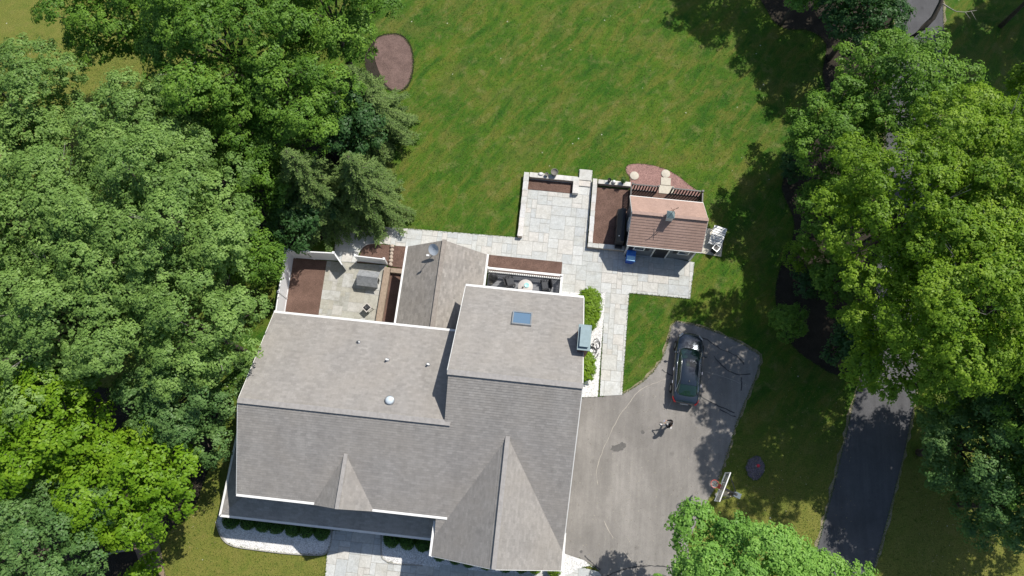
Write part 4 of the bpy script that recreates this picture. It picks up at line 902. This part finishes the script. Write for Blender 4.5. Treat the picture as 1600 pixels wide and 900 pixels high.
# ------------------------------------------------------------------ foliage
def leafmesh(name, C_, Nn, size, tone, m, parent, rs, asp=.62, fold=.12):
    n = len(C_); Nn = Nn/np.linalg.norm(Nn, axis=1, keepdims=True)
    r_ = rs.normal(size=(n,3)); A = np.cross(Nn, r_); A /= np.linalg.norm(A, axis=1, keepdims=True)+1e-9; B = np.cross(Nn, A)
    s = size[:,None]
    V = np.empty((n,4,3), np.float32); V[:,0] = C_-A*s*.5; V[:,1] = C_+B*s*.5*asp+Nn*s*fold; V[:,2] = C_+A*s*.5; V[:,3] = C_-B*s*.5*asp+Nn*s*fold
    me = bpy.data.meshes.new(name); me.vertices.add(4*n); me.vertices.foreach_set('co', V.ravel())
    me.loops.add(4*n); me.loops.foreach_set('vertex_index', np.arange(4*n, dtype=np.int32))
    me.polygons.add(n); me.polygons.foreach_set('loop_start', np.arange(0,4*n,4,dtype=np.int32)); me.polygons.foreach_set('loop_total', np.full(n,4,dtype=np.int32))
    at = me.attributes.new('tone', 'FLOAT', 'POINT'); at.data.foreach_set('value', np.repeat(np.clip(tone,0,1),4).astype(np.float32))
    me.update(calc_edges=True); me.materials.append(m)
    o = bpy.data.objects.new(name, me); col.objects.link(o); o.parent = parent; return o
def sph(rs, n, zmin=-1.):
    z = rs.uniform(zmin, 1, n); a = rs.uniform(0, 2*np.pi, n); r_ = np.sqrt(1-z*z); return np.stack([r_*np.cos(a), r_*np.sin(a), z], 1)
def fib(rs, n, zmin):
    i = np.arange(n)+.5; z = 1-(1-zmin)*i/n; a = np.pi*(1+5**.5)*i+rs.uniform(0,6); r_ = np.sqrt(np.maximum(0,1-z*z)); v = np.stack([r_*np.cos(a), r_*np.sin(a), z], 1)+rs.normal(size=(n,3))*.13
    return v/np.linalg.norm(v, axis=1, keepdims=True)
def tree(label, px, py, zc, r, rz, mat, seed, leaf=.21, lobe=.30, dens=1., name='broadleaf_tree', group='broadleaf trees round the house', cat='tree', rough=.25, clump=.36, bare=0, stretch=(1,1), zmin=-.35, trunkm='bark'):
    """crown centre seen at (px,py) at height zc; r horizontal radius, rz half height"""
    if mat == 'locust' and cat == 'tree': leaf, clump, lobe, rough, zmin = .15, .26, .22, .45, -.4
    if mat == 'oak': leaf, clump, lobe, rough, zmin = .155, .30, .25, .55, -.4
    if mat == 'blue': zmin = -.8
    if mat in ('maple', 'blue', 'bright') and cat == 'tree': leaf, lobe, rough, clump, zmin = .165, .25, .38, min(clump,.33), min(zmin,-.5)
    if mat == 'bright' and cat == 'tree': rough, dens = .25, 1.25
    rs = np.random.RandomState(seed); c = P(px, py, zc); T_ = thing(name, label, cat, (c.x, c.y, 0), 0, group)
    Rv = np.array([r*stretch[0], r*stretch[1], rz]); area_ = r*r; lr = max(.7, lobe*r); nl = max(5, int(2.75*(r/lr)**2))
    D = fib(rs, nl, zmin); LC = D*(Rv-lr*.55)*rs.uniform(.64,1.06,(nl,1))*np.clip(1+rough*rs.normal(size=(nl,1))*.45,.70,1.14)+np.array([0,0,zc])
    LR = lr*rs.uniform(.7,1.25,nl); LT = rs.uniform(-.22,.22,nl)
    C_, Nn, sz, tn = [], [], [], []
    for j in range(nl):
        nc = max(6, int(2.3*(LR[j]/clump)**2*dens)); d = sph(rs, nc, -.45); d = d+D[j]*.55+np.array([0,0,.25]); d /= np.linalg.norm(d, axis=1, keepdims=True)
        cc = LC[j]+d*LR[j]*np.array([1,1,.72])*rs.uniform(.75,1.1,(nc,1)); ct = LT[j]+rs.uniform(-.17,.17,nc)+(rs.rand(nc) < .06)*.32
        k = int(24*(clump/.36)**2*(.21/leaf)**2); k = max(8, k)
        q = sph(rs, nc*k, -.35)*np.repeat(clump*rs.uniform(.6,1.25,nc), k)[:,None]*rs.uniform(.45,1.,(nc*k,1)); q[:,2] *= .62
        C_.append(np.repeat(cc, k, 0)+q); Nn.append(.6*np.repeat(d, k, 0)+q/clump*.8+np.array([0,0,.55])+rs.normal(size=(nc*k,3))*.27)
        sz.append(leaf*rs.uniform(.65,1.25,nc*k)); tn.append(.5+np.repeat(ct, k)+rs.uniform(-.22,.22,nc*k))
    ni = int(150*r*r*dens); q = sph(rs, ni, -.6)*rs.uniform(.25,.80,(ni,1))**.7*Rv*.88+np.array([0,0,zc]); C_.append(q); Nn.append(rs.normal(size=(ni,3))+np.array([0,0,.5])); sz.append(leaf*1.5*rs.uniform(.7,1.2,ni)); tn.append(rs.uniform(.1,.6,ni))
    C_ = np.concatenate(C_); ok_ = C_[:,2] > .08
    leafmesh('crown', C_[ok_], np.concatenate(Nn)[ok_], np.concatenate(sz)[ok_], np.concatenate(tn)[ok_], L[mat], T_, rs)
    tr = MB(); zt = zc-rz*.35; lean = rs.uniform(-.04,.04,2)*r; b0 = max(.10, .05*r*1.1)
    if zc > 2.5:
        tr.tube([(0,0,-.1),(lean[0]*.3,lean[1]*.3,zt*.5),(lean[0],lean[1],zt)], [b0*1.3,b0,b0*.85], 10); sel = rs.permutation(nl)[:min(nl,14)]
        for j in sel:
            e = LC[j]; m1 = np.array([lean[0],lean[1],zt])*.45+e*.55; m1[2] -= .08*r; tr.tube([(lean[0],lean[1],zt-.15*rs.rand()*r),m1,e], [b0*.5,b0*.28,.03], 6, False)
    else:
        for k in range(5): a = k*1.26; tr.tube([(0,0,0),(.3*r*math.cos(a),.3*r*math.sin(a),zc*.6),(.6*r*math.cos(a),.6*r*math.sin(a),zc)], [.04,.03,.012], 5, False)
    tr.build('trunk' if zc > 2.5 else 'stems', M[trunkm], T_)
    if bare:
        for k in range(bare):
            mb = MB()
            d = sph(rs, 1, .25)[0]; e = d*Rv*rs.uniform(.85,1.0)+np.array([0,0,zc]); s_ = d*Rv*.5+np.array([0,0,zc-.5]); mid = (e+s_)/2+rs.normal(size=3)*.15
            mb.tube([s_,mid,e], [.035,.025,.010], 5, False)
            for b_ in range(2): mb.tube([mid,mid+(e-mid)*.6+rs.normal(size=3)*.3], [.015,.006], 4, False)
            mb.build('bare_branch', M['palebark'], T_)
    return T_
def spruce(label, tpx, tpy, h, r, seed, nlev=24):
    rs = np.random.RandomState(seed); top = P(tpx, tpy, h); T_ = thing('spruce_tree', label, 'tree', (top.x, top.y, 0), 0, 'spruces beside the courtyard')
    C_, Nn, A_, sz, tn = [], [], [], [], []; br = MB()
    for i in range(nlev):
        f = (i+.5)/nlev; z = h*(1-f*.94); L_ = r*(.06+.94*f**.80)*rs.uniform(.85,1.1); nb = int(6+7*f); a0 = rs.uniform(0,6.28)
        for b in range(nb):
            a = a0+b*6.283/nb+rs.normal()*.16; l = L_*rs.uniform(.62,1.12); d = np.array([math.cos(a), math.sin(a), 0]); side = np.array([-d[1], d[0], 0]); tone = rs.uniform(-.2,.2)
            def pt(t): return np.array([0,0,z])+d*l*t+np.array([0,0,1.])*(.10*l*t-.42*l*t*t+.10*l*t**4)
            br.tube([pt(0),pt(.5),pt(1)], [.03+.012*l,.02,.008], 4, False)
            nt_ = max(5, int(l/.12))
            for k in range(nt_):
                t = .12+.88*(k+rs.rand())/nt_
                for s_ in (-1,1):
                    tl = (.16+.42*l*.36*(1-t*.75))*rs.uniform(.6,1.15); dr = d*.72+side*s_*.75; dr /= np.linalg.norm(dr); m_n = max(2, int(tl/.065))
                    u_ = (np.arange(m_n)+.5)/m_n; base = pt(t)+dr*0; pos = base+np.outer(u_*tl, dr); pos[:,2] -= .38*tl*u_**1.5+rs.uniform(0,.03,m_n)
                    for rep in range(3):
                        C_.append(pos+rs.normal(size=(m_n,3))*.028); A_.append(np.tile(dr, (m_n,1))+rs.normal(size=(m_n,3))*.55); Nn.append(rs.normal(size=(m_n,3))*.45+np.array([0,0,1.])+d*.25); sz.append(np.full(m_n,.15)*rs.uniform(.7,1.2,m_n)); tn.append(.42+tone+.35*u_*(.5+.5*t)+rs.uniform(-.15,.15,m_n))
    C_ = np.concatenate(C_); A_ = np.concatenate(A_); Nn = np.concatenate(Nn); sz = np.concatenate(sz); tn = np.concatenate(tn)
    Nn /= np.linalg.norm(Nn,axis=1,keepdims=True); B = np.cross(Nn, A_); B /= np.linalg.norm(B,axis=1,keepdims=True); A_ = np.cross(B, Nn); n = len(C_); s = sz[:,None]
    V = np.empty((n,4,3), np.float32); V[:,0] = C_-A_*s*.5; V[:,1] = C_+B*s*.17; V[:,2] = C_+A_*s*.55; V[:,3] = C_-B*s*.17
    me = bpy.data.meshes.new('foliage'); me.vertices.add(4*n); me.vertices.foreach_set('co', V.ravel()); me.loops.add(4*n); me.loops.foreach_set('vertex_index', np.arange(4*n,dtype=np.int32)); me.polygons.add(n); me.polygons.foreach_set('loop_start', np.arange(0,4*n,4,dtype=np.int32)); me.polygons.foreach_set('loop_total', np.full(n,4,dtype=np.int32))
    at = me.attributes.new('tone','FLOAT','POINT'); at.data.foreach_set('value', np.repeat(np.clip(tn,0,1),4).astype(np.float32)); me.update(calc_edges=True); me.materials.append(L['spruce'])
    o = bpy.data.objects.new('foliage', me); col.objects.link(o); o.parent = T_
    tr = MB().tube([(0,0,-.1),(0,0,h*.5),(0,0,h+.15)], [.03*h*.8,.10,.012], 10).build('trunk', M['bark'], T_); br.build('branches', M['bark'], T_); return T_
def shrub(label, px, py, zc, r, rz, mat, seed, leaf=.09, name='boxwood_shrub', group=None, pos=None):
    """clipped shrub: a shell of small leaves on an uneven ball"""
    rs = np.random.RandomState(seed); c = P(px, py, zc) if pos is None else W(*pos); T_ = thing(name, label, 'shrub', (c.x, c.y, 0), 0, group)
    n = int(1500*(r/.45)**2*(.09/leaf)**2*.8); d = sph(rs, n, -.75); f1 = rs.normal(size=(7,3)); bump = sum(np.sin(d@f*3.2+k) for k, f in enumerate(f1))*.018
    C_ = d*np.array([r,r,rz])*(1+bump[:,None])*rs.uniform(.86,1.03,(n,1))+np.array([0,0,zc]); C_[:,2] = np.maximum(.03, C_[:,2])
    leafmesh('foliage', C_, d+rs.normal(size=(n,3))*.5, leaf*rs.uniform(.6,1.2,n), .5+bump*4+rs.uniform(-.3,.3,n), L[mat], T_, rs)
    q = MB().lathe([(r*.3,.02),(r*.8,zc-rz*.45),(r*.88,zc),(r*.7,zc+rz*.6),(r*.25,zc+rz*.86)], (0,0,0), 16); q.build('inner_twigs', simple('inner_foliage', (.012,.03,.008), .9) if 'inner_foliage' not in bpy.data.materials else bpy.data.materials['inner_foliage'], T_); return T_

ords = ['first','second','third','fourth','fifth','sixth','seventh']
for i, (x, y) in enumerate(((361,813),(388,815),(411,818),(433,821),(458,825),(480,827),(503,831))):
    shrub('clipped round boxwood in the west gravel bed, %s from the left' % ords[i], x, y, .45, .52, .47, 'boxd', 100+i, group='clipped boxwoods along the porch')
for i, (x, y) in enumerate(((612,842),(637,845),(661,849))):
    shrub('clipped round boxwood right of the front walk, %s of three' % ('left','middle','right')[('left','middle','right').index(('left','middle','right')[i])], x, y, .45, .52, .46, 'boxd', 120+i, group='clipped boxwoods along the porch')
for i, (x, y) in enumerate(((687,866),(711,871),(733,876),(760,880),(790,884),(815,885))):
    shrub('clipped boxwood under the front gable, %s from the left' % ords[i], x, y, .45, .42, .45, 'boxd', 130+i, group='clipped boxwoods along the porch')
shrub('round boxwood at the south-east corner of the house, left of the last one', 836, 886, .45, .42, .45, 'box', 140, group='clipped boxwoods along the porch')
shrub('round boxwood at the very south-east corner of the house', 866, 889, .45, .45, .45, 'box', 141, group='clipped boxwoods along the porch')
for i, (u, v, r, rz) in enumerate(((3.86,12.80,.36,.55),(3.86,12.25,.37,.60),(3.86,11.70,.40,.60),(3.82,11.20,.34,.52))):
    tree(('yellow-green bush at the north end of the hedge by the east wall','yellow-green bush second from the north in the east hedge','yellow-green bush second from the chimney on its north side','yellow-green bush touching the chimney on its north side')[i], 0,0, .62, r+.06, rz, 'box', 150+i, leaf=.10, lobe=.42, dens=1.1, name='boxwood_shrub', group='bushes along the east wall', cat='shrub', clump=.14)
    bpy.context.scene.objects; o = [x for x in bpy.data.objects if x.get('label','').startswith(('yellow-green bush at the north end','yellow-green bush second from the north','yellow-green bush second from the chimney','yellow-green bush touching')[i])][0]; o.location = W(u+.12, v-.1, 0)
for i, (u, v, r, rz) in enumerate(((3.78,8.40,.36,.55),(3.80,7.85,.38,.55))):
    o = tree(('yellow-green bush just south of the chimney','yellow-green bush farthest south along the east wall')[i], 0,0, .55, r+.06, rz, 'box', 160+i, leaf=.10, lobe=.42, dens=1.1, name='boxwood_shrub', group='bushes along the east wall', cat='shrub', clump=.14); o.location = W(u+.1, v-.1, 0)
# leafy plant in the pot
rs_ = np.random.RandomState(5); n_ = 160; d_ = sph(rs_, n_, -.2); leafmesh('plant', d_*np.array([.24,.24,.2])*rs_.uniform(.4,1,(n_,1))+np.array([0,0,.42]), d_+rs_.normal(size=(n_,3))*.4, rs_.uniform(.07,.13,n_), rs_.uniform(.1,.9,n_), L['blue'], LP, rs_)

TREES = [
 # label, px, py, zc, r, rz, mat, seed, kwargs
 ('grey-green oak crown below the yellowish lawn in the top left corner', 35,175, 8.5, 4.0, 4.2, 'oak', 1, {}),
 ('grey-green oak crown reaching toward the dark maples, north-east in the oak group', 235,225, 8.5, 4.2, 4.0, 'oak', 2, {}),
 ('grey-green oak crown at the left edge, level with the courtyard fence', 60,350, 9.5, 5.6, 5.0, 'oak', 3, dict(bare=4)),
 ('large grey-green oak crown in the middle of the oak group', 255,365, 9.8, 5.3, 4.8, 'oak', 4, dict(bare=5)),
 ('grey-green oak crown left of the house, overhanging its roof corner', 308,514, 8.8, 3.6, 4.4, 'oak', 5, dict(bare=3)),
 ('grey-green oak crown at the left edge above the lime maple', 110,500, 9.0, 5.0, 4.6, 'oak', 6, dict(bare=4)),
 ('low blue-green oak crown tucked below the roof corner oak', 285,615, 6.5, 3.5, 3.6, 'blue', 7, {}),
 ('dark green maple reaching over the far lawn at the top left', 190,20, 8.5, 4.0, 4.4, 'maple', 8, {}),
 ('tall green maple at the top edge above the spruces', 355,60, 10, 5.2, 4.6, 'maple', 9, dict(bare=5)),
 ('green maple at the top edge next to the open lawn', 512,12, 8.5, 3.9, 4.2, 'maple', 10, {}),
 ('dark maple in the gap between the oaks and the spruces', 365,215, 5.5, 3.9, 3.8, 'maple', 11, {}),
 ('low green maple squeezed between the oaks and the front spruce', 420,290, 4.5, 2.6, 3.4, 'maple', 12, {}),
 ('green maple crown filling the gap above the front spruces', 470,165, 7.5, 3.4, 4.0, 'maple', 44, {}),
 ('dark low tree hidden between the two front spruces and the maples', 470,330, 3.2, 2.2, 2.4, 'dark', 45, {}),
 ('small green tree behind the courtyard fence', 392,400, 4.2, 2.1, 2.8, 'maple', 13, {}),
 ('lime green maple at the left edge below the oaks', 75,675, 7.5, 4.1, 4.0, 'maplel', 14, dict(bare=4, clump=.40)),
 ('lime green maple nearest the front lawn', 205,755, 6.5, 3.4, 3.6, 'maplel', 15, dict(clump=.40)),
 ('blue-green tree in the bottom left corner', 35,865, 8, 4.1, 4.0, 'blue', 16, {}),
 ('small green sapling at the bottom edge by the soil track', 225,905, 1.8, 1.2, 1.4, 'maplel', 17, {}),
 ('green maple beside the sunlit stretch of road', 1395,150, 7.5, 3.9, 4.0, 'maple', 20, dict(bare=2)),
 ('dark green tree overhanging the lawn on the right', 1300,215, 6.5, 2.9, 3.6, 'maple', 21, {}),
 ('yellow-green locust crown at the right edge, second from the top', 1562,268, 12, 4.8, 4.8, 'locust', 22, dict(bare=7)),
 ('yellow-green locust crown in the middle of the right-hand group', 1425,330, 11.5, 4.6, 4.6, 'locust', 23, dict(bare=8)),
 ('yellow-green locust crown at the right edge, level with the car', 1540,465, 12.5, 5.2, 4.8, 'locust', 24, dict(bare=10)),
 ('green locust crown over the shaded road', 1425,525, 9.0, 3.9, 3.8, 'locust', 25, dict(bare=5)),
 ('dark green tree behind the small yellowish shrub', 1300,330, 4.5, 2.4, 3.0, 'maple', 26, {}),
 ('blue-green tree right of the road in the bottom right', 1530,700, 6.0, 3.7, 4.2, 'blue', 27, {}),
 ('blue-green tree at the right edge below the locusts', 1605,630, 7.0, 3.4, 4.0, 'blue', 28, {}),
 ('blue-green tree at the right edge near the bottom corner', 1590,792, 5.5, 2.7, 3.8, 'blue', 29, {}),
 ('bright green maple between the driveway and the road at the bottom', 1168,948, 8.0, 4.8, 4.4, 'bright', 30, dict(clump=.42)),
 ('bright green maple crown at the bottom edge beside the shaded road', 1296,948, 6.5, 3.0, 3.2, 'bright', 31, {}),
 ('small bright green tree at the top edge by the north mulch bed', 1248,-8, 3.5, 1.35, 2.0, 'bright', 32, {}),
 ('dark green tree at the top edge between lawn and road', 1345,25, 5.0, 2.9, 3.4, 'dark', 33, {}),
 ('dark green tree overhanging the top edge beside the road', 1352,-75, 7.0, 2.1, 3.0, 'dark', 34, {}),
 ('dark tree at the top right corner', 1655,-45, 6.0, 2.7, 4.5, 'maple', 35, {}),
 ('green locust crown at the right edge near the top corner', 1665,130, 9.5, 3.5, 4.2, 'locust', 37, {}),
 ('tall dark tree beyond the top edge shading the lawn', 1262,-225, 9.0, 3.7, 4.6, 'maple', 38, {}),
 ('tall dark tree beyond the top edge right of the road', 1870,-225, 9.5, 4.6, 4.6, 'maple', 39, {}),
 ('tall dark tree beyond the right edge near the top corner', 1810,-130, 9.5, 5.0, 4.6, 'maple', 46, {}),
 ('tall dark tree beyond the top edge above the north mulch bed', 1405,-165, 9.0, 3.8, 4.2, 'maple', 47, {}),
 ('dark green tree in the gap between the spruces', 545,205, 4.5, 2.2, 3.2, 'dark', 56, {}),
 ('green tree beyond the right edge shading the lane', 1700,590, 10.5, 4.6, 4.6, 'maple', 48, {}),
 ('tree beyond the right edge shading the lower right grass', 1730,720, 9.0, 4.6, 4.4, 'maple', 49, {}),
 ('low dark tree in the shade behind the round green shrub', 1312,440, 2.8, 1.9, 2.4, 'maple', 54, {}),
 ('low dark tree where the woodland bed meets the lane', 1335,540, 3.0, 1.7, 2.4, 'dark', 55, {}),
]
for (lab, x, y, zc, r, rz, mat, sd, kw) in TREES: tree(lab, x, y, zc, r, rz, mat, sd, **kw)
spruce('spruce with drooping branches directly behind the courtyard fence', 447, 236, 9.5, 3.7, 41)
spruce('spruce beside the garden path, right of the courtyard one', 543, 243, 8.0, 3.3, 42)
spruce('spruce next to the oval mulch bed', 545, 104, 8.4, 3.9, 43)
tree('small yellow-green shrub in the shaded woodland bed', 1250,398, 1.9, .95, 1.5, 'locust', 50, name='garden_shrub', group='shrubs in the woodland bed', cat='shrub', leaf=.12, clump=.2, lobe=.4)
tree('dark green shrub just below the yellow-green one in the woodland bed', 1262,440, 1.3, 1.0, 1.1, 'dark', 51, name='garden_shrub', group='shrubs in the woodland bed', cat='shrub', leaf=.12, clump=.2, lobe=.4)
tree('broad round green shrub lowest in the woodland bed', 1231,505, 1.5, 1.2, 1.1, 'maple', 52, name='garden_shrub', group='shrubs in the woodland bed', cat='shrub', leaf=.11, clump=.18, lobe=.4)
tree('dark low shrub by the far end of the woodland bed', 1240,262, 1.4, 1.1, 1.2, 'dark', 53, name='garden_shrub', group='shrubs in the woodland bed', cat='shrub', leaf=.12, clump=.2, lobe=.4)
# bare limb over the road and dead branch on the forest floor
t = thing('bare_tree', 'leafless leaning grey trunk arching over the sunlit road at the top right', 'tree', P(1400,95))
b0 = P(1400,95)
mb = MB().tube([Vector((0,0,0)), P(1421,62,4.0)-b0, P(1442,44,5.0)-b0, P(1458,28,5.6)-b0, P(1470,4,6.4)-b0, P(1478,-30,7.2)-b0, P(1480,-70,8)-b0], [.26,.21,.19,.17,.15,.11,.05], 10)
mb.build('trunk', M['bark'], t)
mb = MB().tube([P(1470,4,6.4)-b0, P(1486,14,6.5)-b0, P(1494,18,6.5)-b0, P(1508,19,6.5)-b0, P(1526,16,6.6)-b0], [.05,.035,.03,.022,.01], 6)
mb.tube([P(1508,19,6.5)-b0, P(1516,29,6.4)-b0], [.02,.008], 5).tube([P(1517,17,6.5)-b0, P(1525,31,6.4)-b0], [.02,.008], 5); mb.build('dead_branch', M['palebark'], t)
mb = MB().tube([P(150,872,.15), P(180,862,.3), P(205,858,.3)], [.03,.07,.09], 8).tube([P(180,862,.3), P(176,845,.5), P(182,830,.4)], [.04,.03,.01], 6).tube([P(165,866,.2), P(166,880,.6), P(172,893,.3)], [.03,.02,.01], 6)
tag(mb.build('fallen_branch', M['palebark']), 'pale fallen branch in the shade at the bottom left', 'branch')
# ground litter in the woodland shade: nobody could count it
rs_ = np.random.RandomState(77); C_ = []
for (x0, y0, x1, y1, n_) in ((1225,560,1330,900,160),(1430,640,1600,900,260),(180,700,340,860,200),(60,600,260,660,100),(1130,700,1230,800,90)):
    for k in range(n_): p = P(rs_.uniform(x0,x1), rs_.uniform(y0,y1)); C_.append((p.x,p.y,.035))
C_ = np.array(C_); n_ = len(C_); o = leafmesh('fallen_leaves', C_, np.tile([0,0,1.],(n_,1))+rs_.normal(size=(n_,3))*.25, rs_.uniform(.04,.10,n_), rs_.uniform(0,1,n_), leaf_mat('dry_leaves',(.20,.14,.06),(.26,.22,.10),(.40,.36,.22),.1), None, rs_)
tag(o, 'scattered dry leaves and petals on the shaded grass', None, None, 'stuff')

# grass blades: tufts all over the lawns that catch light, and longer untrimmed ones along every paved edge
def inside(poly, X, Y):
    r_ = np.zeros(len(X), bool); x1, y1 = poly[-1]
    pa = np.array(poly); bb = (X > pa[:,0].min()) & (X < pa[:,0].max()) & (Y > pa[:,1].min()) & (Y < pa[:,1].max())
    idx = np.nonzero(bb)[0]; xs, ys = X[idx], Y[idx]; s_ = np.zeros(len(idx), bool)
    for x2, y2 in poly:
        if y1 != y2: s_ ^= ((y1 > ys) != (y2 > ys)) & (xs < (x2-x1)*(ys-y1)/(y2-y1)+x1)
        x1, y1 = x2, y2
    r_[idx] = s_; return r_
rs_ = np.random.RandomState(90); n_ = 230000
X = rs_.uniform(-34, 34, n_); Y = rs_.uniform(-7, 38, n_); keep = np.ones(n_, bool)
fp = [[tuple(W(*q).xy) for q in ((-15,-1.7),(2.8,-4),(2.8,11),(-15,8.1))], [tuple(W(*q).xy) for q in ((-16.9,8),(-3,8),(-3,14.3),(-16.9,13.9))], [tuple(W(*q).xy) for q in ((-3.3,11),(2,11),(2,14.2),(-3.3,14.2))], [tuple(W(*q).xy) for q in ((3.6,16.5),(11.3,16.3),(11.3,21.5),(3.6,21.8))], [tuple(W(*q).xy) for q in ((-1.4,16.8),(3.6,16.8),(3.6,21.9),(-1.4,21.9))]]
for pl in NOGRASS+fp: keep &= ~inside(pl, X, Y)
X, Y = X[keep], Y[keep]; n_ = len(X)
E_, Nn_ = [], []
for pl in NOGRASS:
    q = densify([tuple(p) for p in pl]+[tuple(pl[0])], .035); q = np.array(q)
    if len(q) and abs(q).max() < 60: E_.append(q+rs_.normal(size=q.shape)*.035)
E_ = np.concatenate(E_); k_ = np.ones(len(E_), bool)
for pl in fp: k_ &= ~inside(pl, E_[:,0], E_[:,1])
# only where the far side of the edge really is lawn
off = [np.array(d)*.22 for d in ((1,0),(-1,0),(0,1),(0,-1))]; lawnside = np.zeros(len(E_), bool)
for d in off:
    f_ = np.ones(len(E_), bool)
    for pl in NOGRASS+fp: f_ &= ~inside(pl, E_[:,0]+d[0], E_[:,1]+d[1])
    lawnside |= f_
k_ &= lawnside; E_ = E_[k_]
XY = np.concatenate([np.stack([X, Y], 1), E_]); m_all = len(XY); sz_ = np.concatenate([rs_.uniform(.05,.11,n_), rs_.uniform(.06,.13,len(E_))])
C_ = np.column_stack([XY, rs_.uniform(.015,.04,m_all)]); C_[n_:,2] += .03
gb = bpy.data.materials.new('grass_blades'); gb = leaf_mat('grass_blades', (.032,.090,.008), (.068,.130,.012), (.150,.170,.040), .2, .7)
o = leafmesh('grass_blades', C_, rs_.normal(size=(m_all,3))*.6+np.array([0,0,.8]), sz_, np.clip(rs_.normal(.45,.28,m_all),0,1), gb, None, rs_, asp=.35)
tag(o, 'short mown grass tufts across the lawns and along the paving edges', None, None, 'stuff')

# windblown bits on the asphalt: nobody could count them
rs_ = np.random.RandomState(12); X = rs_.uniform(3, 17, 1500); Y = rs_.uniform(-6, 11, 1500); k_ = inside(drive, X, Y); X, Y = X[k_], Y[k_]; n_ = len(X)
o = leafmesh('windblown_debris', np.column_stack([X, Y, np.full(n_, .03)]), np.tile([0,0,1.],(n_,1))+rs_.normal(size=(n_,3))*.2, rs_.uniform(.02,.07,n_), rs_.uniform(0,1,n_), leaf_mat('debris', (.05,.045,.035), (.20,.17,.11), (.50,.46,.36), .05), None, rs_)
tag(o, 'small dry bits scattered over the driveway asphalt', None, None, 'stuff')
